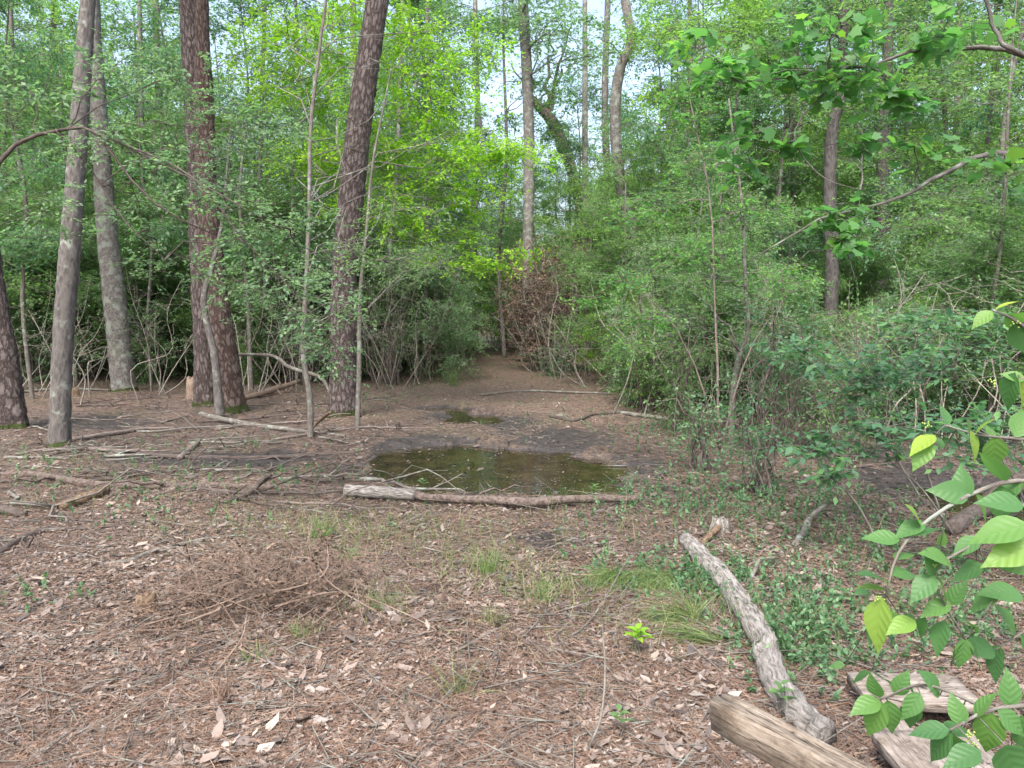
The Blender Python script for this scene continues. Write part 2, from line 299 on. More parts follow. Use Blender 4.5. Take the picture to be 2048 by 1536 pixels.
def nrm(v): return v / np.maximum(np.linalg.norm(v, axis=-1, keepdims=True), 1e-9)
def smooth_path(pts, n):                              # Catmull-Rom through pts
    P = np.asarray(pts, float)
    if len(P) < 3: return P[0] + np.linspace(0, 1, n)[:, None] * (P[-1] - P[0])
    Q = np.vstack([2 * P[0] - P[1], P, 2 * P[-1] - P[-2]]); t = np.linspace(0, len(P) - 1 - 1e-6, n); i = t.astype(int); f = (t - i)[:, None]
    a, b, c, d = Q[i], Q[i + 1], Q[i + 2], Q[i + 3]
    return .5 * (2 * b + (c - a) * f + (2 * a - 5 * b + 4 * c - d) * f ** 2 + (3 * b - a - 3 * c + d) * f ** 3)
def tube(mb, path, rad, sides=8, rough=0.0, seed=0, cap=True, rnd=.5, lobes=0):
    P = np.asarray(path, float); n = len(P); R = np.interp(np.linspace(0, 1, n), np.linspace(0, 1, len(rad)), rad)
    T = nrm(np.gradient(P, axis=0)); up = np.array([0, 0, 1.]) if abs(T[:, 2]).mean() < .8 else np.array([1., 0, 0])
    A = nrm(np.cross(T, up)); B = np.cross(T, A)
    a = np.linspace(0, 2 * np.pi, sides, endpoint=False)
    rr = np.repeat(R[:, None], sides, 1)
    if rough:
        r = np.random.RandomState(seed)
        k = r.randn(n, sides); k = (k + np.roll(k, 1, 1) * .5) * .6
        low = np.cumsum(r.randn(n, 1) * .25, 0); low -= np.linspace(0, 1, n)[:, None] * low[-1]
        rr = rr * (1 + rough * k + rough * .5 * low)
    if lobes:
        hh_ = np.concatenate([[0], np.cumsum(np.linalg.norm(np.diff(P, axis=0), axis=1))])
        rr = rr * (1 + lobes * np.exp(-hh_ / .22)[:, None] * (.35 + np.cos(5 * a + seed) * .6 + .4 * np.cos(3 * a + seed * 2))[None])
    V = P[:, None] + rr[..., None] * (np.cos(a)[None, :, None] * A[:, None] + np.sin(a)[None, :, None] * B[:, None])
    V = V.reshape(-1, 3); sl_ = np.concatenate([[0], np.cumsum(np.linalg.norm(np.diff(P, axis=0), axis=1))]) + seed * 3.1; rm = np.mean(R)
    U = np.stack([np.repeat(np.cos(a)[None] * rm, n, 0), np.repeat(np.sin(a)[None] * rm, n, 0), np.repeat(sl_[:, None], sides, 1)], -1).reshape(-1, 3)
    i = np.arange(n - 1)[:, None] * sides; j = np.arange(sides)[None]; j2 = (j + 1) % sides
    F = np.stack([i + j, i + j2, i + sides + j2, i + sides + j], -1).reshape(-1, 4)
    fs = [F]
    if cap:
        V = np.vstack([V, P[0], P[-1]]); U = np.vstack([U, [0, 0, sl_[0]], [0, 0, sl_[-1]]]); c0, c1 = n * sides, n * sides + 1; jj = np.arange(sides); k2 = (jj + 1) % sides
        fs += [np.stack([np.full(sides, c0), k2, jj], -1), np.stack([np.full(sides, c1), (n - 1) * sides + jj, (n - 1) * sides + k2], -1)]
    mb.add(V, fs, rnd, U)
def sticks(mb, A, B, ra, rb=None, rnd=.5):            # many 3-sided twigs at once
    A = np.asarray(A, float); B = np.asarray(B, float); n = len(A)
    if n == 0: return
    ra = np.broadcast_to(ra, (n,)).astype(float); rb = ra * .5 if rb is None else np.broadcast_to(rb, (n,))
    T = nrm(B - A); X = nrm(np.cross(T, np.array([.31, .2, .93]))); Y = np.cross(T, X)
    V = np.zeros((n, 6, 3))
    for k in range(3):
        c, s_ = math.cos(k * 2.094), math.sin(k * 2.094); d = c * X + s_ * Y
        V[:, k] = A + d * ra[:, None]; V[:, 3 + k] = B + d * rb[:, None]
    b = np.arange(n)[:, None] * 6
    F = np.concatenate([b + np.array([k, (k + 1) % 3, 3 + (k + 1) % 3, 3 + k]) for k in range(3)])
    rv = np.repeat(np.broadcast_to(rnd, (n,)), 6)
    mb.add(V.reshape(-1, 3), F, rv)
# leaf templates: (along, across, out of plane), faces
T_DIA = (np.array([[0, 0, 0], [.45, .5, .04], [1, 0, -.08], [.45, -.5, .04]]), [np.array([[0, 1, 2, 3]])])
T_OVAL = (np.array([[0, 0, 0], [.22, .42, .06], [.22, 0, 0], [.22, -.42, .06], [.5, .5, .05], [.5, 0, -.03], [.5, -.5, .05], [.8, .27, -.04], [.8, 0, -.1], [.8, -.27, -.04], [1, 0, -.2]]),
          [np.array([[1, 4, 5, 2], [2, 5, 6, 3], [4, 7, 8, 5], [5, 8, 9, 6]]), np.array([[0, 1, 2], [0, 2, 3], [7, 10, 8], [8, 10, 9]])])
T_LIT = (np.array([[0, 0, .0], [.35, .5, .16], [.35, -.5, .12], [.72, .38, .1], [.72, -.4, .05], [1, 0, .2]]),
         [np.array([[1, 3, 4, 2]]), np.array([[0, 1, 2], [3, 5, 4]])])
def _star():
    ang = [-100, -72, -52, -24, 0, 24, 52, 72, 100]; rd = [.62, .52, .82, .66, 1., .66, .82, .52, .62]
    v = [[.0, 0, 0]] + [[.12 + .88 * r * math.cos(math.radians(a)), .85 * r * math.sin(math.radians(a)), -.12 * r * r] for a, r in zip(ang, rd)]
    return (np.array(v), [np.array([[0, i, i + 1] for i in range(1, 9)])])
T_STAR = _star()
T_BLADE = (np.array([[0, .5, 0], [0, -.5, 0], [.4, .42, .0], [.4, -.42, .0], [.75, .3, -.12], [.75, -.3, -.12], [1, 0, -.34]]),
           [np.array([[0, 2, 3, 1], [2, 4, 5, 3]]), np.array([[4, 6, 5]])])
T_NEED = (np.array([[0, .5, 0], [0, -.5, 0], [1, 0, -.05]]), [np.array([[0, 1, 2]])])
def leaves(mb, tpl, P, D, Nn, L, Wd, rnd):
    n = len(P)
    if n == 0: return
    D = nrm(D); Sd = nrm(np.cross(Nn, D)); N2 = np.cross(D, Sd)
    TV, TF = tpl; L = np.broadcast_to(L, (n,)); Wd = np.broadcast_to(Wd, (n,))
    V = P[:, None] + TV[None, :, 0, None] * (D * L[:, None])[:, None] + TV[None, :, 1, None] * (Sd * Wd[:, None])[:, None] + TV[None, :, 2, None] * (N2 * L[:, None])[:, None]
    m = len(TV); off = (np.arange(n) * m)
    F = [(off[:, None, None] + f[None]).reshape(-1, f.shape[1]) for f in TF]
    mb.add(V.reshape(-1, 3), F, np.repeat(np.broadcast_to(rnd, (n,)), m), np.tile(TV * [1, 1, 0], (n, 1)))

def twig_sprays(mbw, mbl, rg, A, D, tl, k, ls, tpl=T_DIA, wr=.5, tilt=.45, tr=.003, droop=.15, rb=.5, rs=.22, lj=.35):
    """leafy twigs: A starts, D directions, tl lengths, k leaves each, ls leaf length"""
    n = len(A)
    if n == 0: return
    D = nrm(D); tl = np.broadcast_to(tl, (n,)); E = A + D * tl[:, None]; E[:, 2] -= droop * tl
    if mbw is not None:
        Mid = (A + E) / 2 + rg.randn(n, 3) * tl[:, None] * .05
        sticks(mbw, A, Mid, tr, tr * .7); sticks(mbw, Mid, E, tr * .7, tr * .35)
    t = (np.arange(k)[None] + .3 + rg.rand(n, k) * .6) / k; t = .12 + .9 * t
    P = A[:, None] + (E - A)[:, None] * t[..., None] + rg.randn(n, k, 3) * (tl * .05)[:, None, None]
    sg = np.where(np.arange(k) % 2 == 0, 1., -1.)[None] * np.ones((n, 1))
    ang = sg * (.6 + .6 * rg.rand(n, k)) * (1 - .5 * t)
    Dx = D[:, None, :] * np.ones((1, k, 1)); c, s_ = np.cos(ang), np.sin(ang)
    LD = np.stack([Dx[..., 0] * c - Dx[..., 1] * s_, Dx[..., 0] * s_ + Dx[..., 1] * c, Dx[..., 2] * .6 - .12 + rg.randn(n, k) * .3], -1)
    NN = np.array([0, 0, 1.]) + rg.randn(n, k, 3) * tilt
    L = ls * (1 - lj / 2 + lj * rg.rand(n, k)) * (1.08 - .3 * t)
    tw = rg.randn(n, 1) * .12
    R = np.clip(rb + tw + rg.randn(n, k) * rs, 0, 1)
    leaves(mbl, tpl, P.reshape(-1, 3), LD.reshape(-1, 3), NN.reshape(-1, 3), L.ravel(), (L * wr).ravel(), R.ravel())

def branch_path(rg, a, b, n=6, sag=.0, wander=.06):
    a = np.asarray(a, float); b = np.asarray(b, float); L = np.linalg.norm(b - a)
    t = np.linspace(0, 1, n)[:, None]; P = a + (b - a) * t
    P[:, 2] += (np.sin(t[:, 0] * np.pi) * L * sag)
    P[1:-1] += rg.randn(n - 2, 3) * L * wander
    return P
def blob(mbw, mbl, rg, src, c, r, nt, k, ls, tl=(.25, .55), sub=5, br=.012, rise=0, **kw):
    """a limb from the wood path src to the clump centre c, side branches, and leafy twigs filling the clump's ellipsoid r"""
    c = np.asarray(c, float); r = np.asarray(r, float) * np.ones(3)
    src = np.asarray(src, float); d = np.linalg.norm(src - c + np.array([0, 0, .35 * r[2] + rise]), axis=1); j = int(np.argmin(d)); s0 = src[j]
    lim = branch_path(rg, s0, c, 7, .06, .035); tube(mbw, lim, [br, br * .4], 5, cap=False)
    tips = [lim[3:]]
    for q in range(sub):
        e = c + rg.uniform(-1, 1, 3) * r * .8; st = lim[rg.randint(2, 7)]
        p = branch_path(rg, st, e, 5, .04, .06); tube(mbw, p, [br * .45, br * .16], 4, cap=False); tips.append(p[1:])
    tips = np.vstack(tips)
    u = rg.randn(nt, 3); u = nrm(u) * (rg.rand(nt, 1) ** .45); E = c + u * r
    dd = ((E[:, None] - tips[None]) ** 2).sum(-1); near = tips[np.argmin(dd, 1)]
    D = E - near; dl = np.linalg.norm(D, axis=1)
    L = rg.uniform(tl[0], tl[1], nt)
    D = nrm(D + rg.randn(nt, 3) * .25 * np.maximum(dl, .1)[:, None]); D[:, 2] *= .55; D = nrm(D)
    A = E - D * L[:, None] * .8
    far = dl > L
    if far.any(): sticks(mbw, near[far], A[far], kw.get('tr', .003), kw.get('tr', .003) * .8)
    twig_sprays(mbw, mbl, rg, A, D, L, k, ls, **kw)

def flare(rads, f=1.35): r = list(rads); return [r[0] * f, r[0] * 1.06] + r[1:]
def trunk_path(pix, d0, lean_d=0.0):
    """pix: list of (px, py, width px) from the base up; depth d0 at the base, changing by lean_d metres per metre of height"""
    pts = []; rad = []
    for i, (px, py, w) in enumerate(pix):
        p = AT(px, py, d0); z = p[2]; d = d0 + lean_d * max(z, 0); p = AT(px, py, d)
        pts.append(p); rad.append(w / 2 * d / FPX)
    return np.array(pts), rad
def dist_of(py, px=1024):
    return G(px, py)[1]

# ================================================================== SETTING
def axis(lim, fine, s0, g):
    v = [0.0]; s = s0
    while v[-1] < lim:
        if v[-1] > fine: s *= g
        v.append(v[-1] + s)
    return np.array(v)
ax = axis(110, 4.5, .05, 1.06); xs = np.concatenate([-ax[:0:-1], ax])
ys = np.concatenate([-axis(60, .5, .3, 1.3)[:0:-1], axis(150, 12, .045, 1.035)]) + 1.5
X, Y = np.meshgrid(xs, ys); Z = Hh(X, Y); nx, ny = len(xs), len(ys)
g = MB(); i = (np.arange(ny - 1)[:, None] * nx + np.arange(nx - 1)[None]).ravel()
g.add(np.stack([X, Y, Z], -1).reshape(-1, 3), np.stack([i, i + 1, i + nx + 1, i + nx], -1), np.maximum(mudness(X, Y), .5 * damp_shade(X, Y)).ravel())  # mud mask also carries the painted tree shade
tag(g.build('ground', M['ground'], smooth=True, attr='mud_shade'), kind='structure')
def water_sheet(e_list, name):
    g = MB(); x0 = min(e[0] - e[2] * 1.25 for e in e_list); x1 = max(e[0] + e[2] * 1.25 for e in e_list)
    y0 = min(e[1] - e[3] * 1.3 for e in e_list); y1 = max(e[1] + e[3] * 1.3 for e in e_list)
    g.add([[x0, y0, WZ], [x1, y0, WZ], [x1, y1, WZ], [x0, y1, WZ]], np.array([[0, 1, 2, 3]]))
    tag(g.build(name, M['water']), kind='structure')
water_sheet(POOLS[:2], 'water'); water_sheet([POOLS[2], POOLS[4]], 'water'); water_sheet([POOLS[3]], 'water')

# ---- litter: density falls off with distance
rg = np.random.RandomState(11)
def scatter(n, y0, y1, pw=1.6, xw=.74, mudkeep=.6, seed=0):
    r = np.random.RandomState(seed); u = r.rand(n)
    e = 1 - pw; Yq = (y0 ** e + u * (y1 ** e - y0 ** e)) ** (1 / e)
    Xq = (r.rand(n) * 2 - 1) * (Yq * xw + .6)
    m = mudness(Xq, Yq); k = (r.rand(n) < np.where(m > .45, mudkeep, 1 - m * .6)) & ((Hh(Xq, Yq) > WZ) | (r.rand(n) < .2))
    return Xq[k], Yq[k]
def litter(n, y0, y1, seed, lo, hi, pw=1.6, drift=False):
    x, y = scatter(n, y0, y1, pw, seed=seed); r = np.random.RandomState(seed + 1)
    if drift: k = (wn(x, y, WV[1][0]) + .6 * wn(x, y, WV[2][0]) + r.randn(len(x)) * .35) > .35; x, y = x[k], y[k]
    n = len(x)
    z = np.maximum(Hh(x, y), WZ) + .004 + r.rand(n) * .014
    a = r.rand(n) * 6.283; D = np.stack([np.cos(a), np.sin(a), r.randn(n) * .18], -1); Nn = np.array([0, 0, 1.]) + r.randn(n, 3) * .32
    L = r.uniform(lo, hi, n) * (1 + .02 * np.maximum(y - 5, 0)); patch = wn(x, y, WV[1][0]) * .10 + wn(x, y, WV[0][0]) * .06 + wn(x, y, WV[2][0]) * .06
    R = np.clip(.46 + patch + r.randn(n) * .24 - .3 * damp_shade(x, y), 0, 1)  # litter coloured darker where damp and where tree shade is painted in
    mb = MB(); leaves(mb, T_LIT, np.stack([x, y, z], -1), D, Nn, L, L * r.uniform(.2, .48, n), R); return mb
mb = litter(230000, 2.3, 26, 31, .012, .044, 1.75)
m2 = litter(9000, 2.3, 14, 37, .045, .10, 1.6, drift=True); mb.V += m2.V; mb.U += m2.U; mb.R += m2.R; mb.F += [f + mb.n for f in m2.F]; mb.n += m2.n
tag(mb.build('leaf_litter', M['litter']), 'dry brown fallen leaves carpeting the forest floor', 'leaf litter', kind='stuff')
x, y = scatter(170000, 2.3, 15, 1.9, seed=51, mudkeep=.12); r = np.random.RandomState(52); n = len(x)
z = Hh(x, y) + .006 + r.rand(n) * .02; a = r.rand(n) * 6.283 + 0; D = np.stack([np.cos(a), np.sin(a), r.randn(n) * .1], -1)
mb = MB(); leaves(mb, T_NEED, np.stack([x, y, z], -1), D, np.array([0, 0, 1.]) + r.randn(n, 3) * .3, r.uniform(.08, .19, n), .0036, np.clip(.5 + r.randn(n) * .25, 0, 1))
tag(mb.build('pine_needle_litter', M['dryneedle']), 'dry orange pine needles strewn over the ground', 'pine needles', kind='stuff')
x, y = scatter(9000, 2.3, 24, 1.5, seed=61, mudkeep=.5); r = np.random.RandomState(62); n = len(x)
a = r.rand(n) * 6.283; L = r.uniform(.06, .38, n) ** 1.0; P0 = np.stack([x, y, np.maximum(Hh(x, y), WZ) + .012], -1)
P1 = P0 + np.stack([np.cos(a) * L, np.sin(a) * L, r.randn(n) * .12 * L + .01], -1); P1[:, 2] = np.maximum(P1[:, 2], Hh(P1[:, 0], P1[:, 1]) + .006)
mb = MB(); sticks(mb, P0, P1, r.uniform(.0015, .005, n)); tag(mb.build('twig_litter', M['stem']), 'thin dead twigs scattered over the leaf litter', 'twigs', kind='stuff')

# ---- low green cover: seedlings and thin grass nobody could count
def patches(lst, seed):
    r = np.random.RandomState(seed); X_ = []; Y_ = []
    for (px, py, rx, ry, n) in lst:
        c = G(px, py); x = c[0] + r.randn(n) * rx * .5; y = c[1] + r.randn(n) * ry * .5; X_.append(x); Y_.append(y)
    return np.concatenate(X_), np.concatenate(Y_), r
def cover(lst, name, label, cat, m, tpl, h, ls, k, seed, wr=.55):
    x, y, r = patches(lst, seed); ok = mudness(x, y) < .6; x, y = x[ok], y[ok]; n = len(x)
    A = np.stack([x, y, Hh(x, y)], -1); D = np.array([0, 0, 1.]) + r.randn(n, 3) * .55; D[:, 2] = np.abs(D[:, 2]) + .2
    mw, ml = MB(), MB(); twig_sprays(ml, ml, r, A, D, r.uniform(h * .5, h * 1.2, n) * r.uniform(.5, 1.2, n), k, ls, tpl=tpl, tilt=.5, lj=1.0, rs=.3, tr=.0014, droop=0, wr=wr)
    return tag(ml.build(name, m), label, cat, kind='stuff')
cover([(1300, 985, 1.2, .6, 99), (1420, 1010, 1.2, .9, 135), (1560, 1030, 1.6, 1.2, 180), (1700, 1010, 1.5, 1.6, 162), (1330, 1150, .6, .5, 99), (1440, 1180, .5, .6, 81), (1600, 1240, .35, .5, 108), (1560, 1330, .25, .3, 54), (1400, 1160, .3, .3, 54), (1640, 1250, .6, .6, 135),
       (1560, 880, 2.0, 2.2, 270), (1800, 860, 3, 3, 306), (1850, 1150, 1.2, .9, 216), (1950, 1260, .7, .5, 108), (1250, 860, 2, 2, 144), (1620, 1310, .3, .3, 63), (1480, 800, 3, 3, 234)],
      'ground_cover', 'low small-leaved seedlings spreading over the ground on the right', 'ground cover', M['deep'], T_OVAL, .13, .026, 9, 71, .62)
cover([(150, 990, 2, 1.0, 75), (300, 960, 2.2, 1.2, 85), (480, 930, 1.5, .8, 55), (100, 930, 2, 1, 45), (200, 900, 2, 1, 30), (740, 800, 1.0, 2, 65), (900, 745, 1, 3, 80), (780, 760, 2, 3, 70), (560, 960, .8, .5, 30),
       (690, 940, .5, .4, 25), (840, 965, .6, .2, 15), (1180, 965, .6, .3, 15), (30, 1215, .4, .3, 20), (430, 880, 1.4, .9, 30), (1080, 740, 3, 6, 60), (350, 1050, 2, .8, 30)],
      'seedling_cover', 'pale green seedlings dotted through the litter on the left', 'ground cover', M['deep'], T_DIA, .08, .028, 9, 72, .6)
def grass_cover(lst, seed):
    x, y, r = patches(lst, seed); ok = mudness(x, y) < .6; x, y = x[ok], y[ok]; n = len(x)
    A = np.stack([x, y, Hh(x, y)], -1); D = np.array([0, 0, .8]) + r.randn(n, 3) * .45; D[:, 2] = np.abs(D[:, 2]) + .15
    a = r.rand(n) * 6.28; Nn = np.stack([np.cos(a), np.sin(a), r.rand(n)], -1)
    mb = MB(); leaves(mb, T_BLADE, A, D, Nn, r.uniform(.07, .2, n), .003, np.clip(.55 + r.randn(n) * .3, 0, 1)); return mb
mb = grass_cover([(640, 1060, .9, .5, 350), (980, 1140, .5, .4, 250), (1080, 1190, .5, .3, 250), (760, 1230, .3, .2, 100), (880, 1090, 1.2, .6, 200), (1450, 1260, .7, .4, 250), (1500, 1080, 1.5, 1, 250), (900, 1060, 1.6, .8, 250),
                  (150, 930, 2.4, 1, 300), (350, 1010, 2.5, 1, 300), (1150, 1050, 1.2, .8, 150), (1900, 1200, 1.2, .8, 250), (640, 750, 4, 5, 400), (1050, 760, 3, 5, 450), (1250, 1260, 1.2, .6, 150), (250, 760, 4, 6, 250),(920,750,1,3,500)], 81)
tag(mb.build('grass', M['grass']), 'thin sparse grass blades growing through the leaf litter', 'grass', kind='stuff')

# ================================================================== MAIN TREES
def main_tree(name, pix, d0, m, label, cat='tree', crown=None, lean=0.0, sides=28, rough=.045, top=3.0, group=None, fl=1.35, leaf='mid', seed=1, limbs=(), crown_hi=None):
    pts, rad = trunk_path(pix, d0, lean)
    b = pts[0]; gz = hz(b[0], b[1]); pts = pts.copy()
    pts[0] = [b[0], b[1], gz - .12]
    if top:                                            # the trunk goes on above the frame
        dirn = nrm((pts[-1] - pts[-2])[None])[0]; pts = np.vstack([pts, pts[-1] + dirn * top]); rad = rad + [rad[-1] * .7]
    P = smooth_path(pts, 46); P = smooth_path(P, 130) if sides > 12 else P; NP = len(P)
    s = np.concatenate([[0], np.cumsum(np.linalg.norm(np.diff(pts, axis=0), axis=1))]); s /= s[-1]
    ps = np.concatenate([[0], np.cumsum(np.linalg.norm(np.diff(P, axis=0), axis=1))]); hgt = ps.copy(); ps = ps / ps[-1]
    R = np.interp(ps, s, rad) * (1 + (fl - 1) * .5 * np.exp(-hgt / .25))
    rg = np.random.RandomState(seed)
    rt = root(name, (b[0], b[1], gz), label, cat, group)
    w, lf = MB(), MB(); tube(w, P, R, sides, rough, seed, lobes=(fl - 1) * .8 if sides > 9 else 0)
    for (frac, dx, dy, dz, r0) in limbs:
        a = P[int(frac * (NP - 1))]; lp = branch_path(rg, a, a + np.array([dx, dy, dz]), 8, .05, .04); tube(w, lp, [r0, r0 * .3], 6, cap=False)
    if crown:
        for (c, rr, nt, k, ls, kw) in crown: blob(w, lf, rg, P[NP // 6:], c, rr, nt, k, ls, **kw)
    if crown_hi:                                       # foliage above the frame
        nb, R0, z0, z1, ls, kk = crown_hi
        for _ in range(nb):
            zc = rg.uniform(z0, z1); a = P[-1]; q = rg.rand() * 6.283
            blob(w, lf, rg, P[-NP // 4:], (a[0] + math.cos(q) * R0 * rg.rand(), a[1] + math.sin(q) * R0 * rg.rand(), zc), (1.2, 1.2, .6), 60, kk, ls, br=.03)
    off = np.array([b[0], b[1], gz])
    w.build('trunk', m, rt, smooth=True, loc=off)
    if lf.n: lf.build('crown', M[leaf], rt, loc=off)
    return rt, P
HI = (3, 2.0, 9.5, 13, .16, 12)
main_tree('pine_tree', [(18, 868, 66), (10, 740, 52), (-8, 620, 46), (-40, 400, 42), (-80, 150, 38), (-110, 0, 34)], dist_of(862), M['pine'],
          'dark pine trunk with mossy base cut off by the left edge', crown_hi=HI, seed=3, leaf='needle')
t2, P2 = main_tree('hardwood_tree', [(118, 905, 38), (125, 700, 38), (140, 500, 38), (155, 300, 34), (165, 150, 30), (176, 0, 26)], dist_of(900), M['grey_bark'],
          'straight grey trunk with mossy foot, nearest on the left', crown_hi=HI, seed=4, fl=1.25)
main_tree('hardwood_tree', [(248, 792, 44), (235, 650, 44), (213, 450, 38), (200, 250, 30), (190, 100, 26), (186, 0, 23)], dist_of(788), M['pale_bark'],
          'pale lichen-blotched trunk just behind the nearest grey trunk', crown_hi=HI, seed=5, fl=1.3)
main_tree('pine_tree', [(412, 815, 44), (408, 650, 44), (402, 430, 50), (396, 200, 54), (385, 0, 50)], dist_of(815), M['pine'],
          'tall straight pine, left stem of the crossing pair', crown_hi=HI, seed=6, leaf='needle')
main_tree('pine_tree', [(466, 822, 52), (448, 700, 50), (428, 560, 46), (414, 400, 42), (408, 200, 36), (405, 80, 28)], dist_of(818) - .35, M['pinered'],
          'reddish pine leaning left against the straight pine', crown_hi=HI, seed=7, leaf='needle')
main_tree('hardwood_tree', [(440, 822, 20), (430, 720, 15), (412, 640, 12), (408, 590, 12), (425, 530, 10), (445, 440, 6), (455, 330, 4)], dist_of(822) - .7, M['grey_bark'],
          'thin crooked grey stem growing in front of the crossing pines', seed=8, top=0.8, sides=10, rough=.02,
          crown=[(AT(470, 380, 10.2), (.5, .5, .35), 26, 10, .06, {}), (AT(440, 300, 10.2), (.5, .5, .3), 20, 10, .06, {})], leaf='deep')
main_tree('pine_tree', [(686, 842, 52), (686, 700, 51), (688, 560, 50), (702, 400, 50), (722, 220, 47), (755, 0, 44)], dist_of(838), M['pine'],
          'large leaning pine standing beside the puddle', crown_hi=HI, seed=9, leaf='needle')
main_tree('sapling', [(714, 872, 11), (718, 740, 10), (720, 600, 8), (732, 470, 6), (745, 330, 5), (770, 200, 3)], dist_of(866), M['stem'],
          'thin pale stem rising right in front of the leaning pine', 'sapling', seed=10, top=.4, sides=8, rough=.03, leaf='mid', fl=1.2,
          crown=[(AT(730, 500, 9.6), (.8, .6, .3), 34, 12, .05, {}), (AT(790, 430, 9.6), (.8, .6, .25), 34, 12, .05, {}), (AT(820, 520, 9.6), (.8, .6, .3), 34, 12, .05, {})])
# the bright layered tree
dB = 11.0
Bb = [(600, 110, .7, .35), (680, 90, .7, .35), (640, 200, .8, .3), (560, 160, .7, .3), (820, 130, 1., .5), (880, 200, 1.0, .4), (800, 230, 1.0, .35), (770, 310, 1.1, .25),
      (880, 300, 1.1, .25), (980, 320, 1.0, .22), (700, 290, 1.0, .25), (840, 370, 1.0, .25), (930, 400, .9, .25), (640, 330, .9, .3), (760, 420, .9, .25), (860, 460, .9, .25), (960, 520, .8, .2), (1010, 300, .7, .18), (560, 60, .7, .3), (770, 40, .9, .4), (900, 90, .9, .4), (660, 20, 1, .4)]
main_tree('understory_tree', [(620, 890, 13), (620, 800, 12), (606, 700, 11), (613, 560, 9), (618, 420, 8), (622, 250, 7), (640, 90, 6), (652, 0, 5)], dist_of(882), M['stem'],
          'slender tree with bright yellow-green layered foliage left of centre', 'tree', seed=12, top=1.5, sides=10, rough=.03, leaf='bright', fl=1.2,
          crown=[(AT(a, b, dist_of(882) + 3.0 + 2.2 * ((a * 7 + b * 3) % 10) / 10), (r1 * 1.3, 1.1, r2 * 1.3), int(64 * r1), 18, .08, dict(tl=(.3, .65), tilt=.35, droop=.1, sub=6, br=.008, rise=1.1)) for a, b, r1, r2 in Bb])
# centre and right
main_tree('pine_tree', [(1052, 640, 26), (1056, 500, 22), (1058, 300, 22), (1054, 150, 22), (1046, 0, 20)], 24, M['pale_bark'],
          'straight pale trunk at the head of the trail, centre', seed=13, top=4, leaf='grey',
          crown=[(AT(1050, -20, 23), (2., 1.5, 1.0), 90, 14, .13, dict(tl=(.4, .9), br=.04)), (AT(1110, 60, 23), (1.5, 1.5, .8), 70, 14, .12, dict(tl=(.4, .9), br=.04)), (AT(1180, 110, 23), (1.2, 1.2, .6), 50, 14, .12, dict(tl=(.4, .9), br=.03))])
main_tree('hardwood_tree', [(1288, 775, 30), (1290, 690, 26), (1284, 570, 25), (1262, 450, 24), (1240, 360, 24), (1230, 230, 22), (1240, 140, 20), (1262, 80, 18), (1250, 0, 17)], dist_of(768), M['pale_bark'],
          'crooked grey trunk with an S-bend against the bright sky', seed=14, top=2.5, rough=.06, leaf='mid',
          crown=[(AT(1180, 40, 15.5), (1.2, 1, .5), 30, 14, .09, dict(tl=(.3, .7))), (AT(1330, 300, 16.5), (1.2, 1, .7), 60, 14, .085, dict(tl=(.3, .7))), (AT(1180, 330, 16.5), (1, 1, .6), 40, 14, .085, dict(tl=(.3, .7)))])
main_tree('hardwood_tree', [(1756, 740, 26), (1762, 600, 25), (1768, 430, 25), (1766, 300, 22), (1774, 150, 20), (1778, 0, 18)], 19, M['darkgrey'],
          'straight grey trunk rising behind the shrubs on the right', seed=15, top=3, leaf='mid', limbs=[(.45, -.9, .2, 1.5, .05)],
          crown=[(AT(1790, 60, 19), (2, 2, 1), 120, 14, .10, dict(tl=(.3, .8), br=.03)), (AT(1880, 150, 19), (2, 2, 1), 120, 14, .10, dict(tl=(.3, .8), br=.03))])
main_tree('hardwood_tree', [(1658, 850, 30), (1660, 700, 27), (1664, 540, 26), (1660, 400, 24), (1664, 260, 24), (1682, 190, 20), (1686, 60, 18)], dist_of(800), M['darkgrey'],
          'grey trunk with a kinked top, half hidden by shrubs, right', seed=16, top=3, leaf='mid', rough=.06,
          crown=[(AT(1640, 60, 14), (1.4, 1.4, .6), 70, 14, .09, dict(tl=(.3, .8), br=.03)), (AT(1720, 20, 14), (1.5, 1.4, .6), 80, 14, .09, dict(tl=(.3, .8), br=.03))])
main_tree('sapling', [(1462, 885, 15), (1466, 790, 13), (1478, 715, 12), (1496, 660, 9), (1490, 560, 8), (1486, 430, 6), (1470, 300, 5)], dist_of(880), M['stem'],
          'pale forked sapling in front of the shrubs right of centre', 'sapling', seed=17, top=.6, sides=8, rough=.03, leaf='deep', fl=1.2, limbs=[(.3, -.55, .1, .9, .018)],
          crown=[(AT(1400, 560, 9), (.7, .6, .3), 40, 14, .045, {}), (AT(1350, 640, 9), (.5, .5, .25), 26, 14, .045, {}), (AT(1540, 600, 9.3), (.7, .6, .3), 40, 14, .045, {}), (AT(1480, 420, 9), (.7, .6, .4), 40, 14, .05, {}), (AT(1430, 330, 9), (.7, .6, .4), 40, 14, .05, {})])
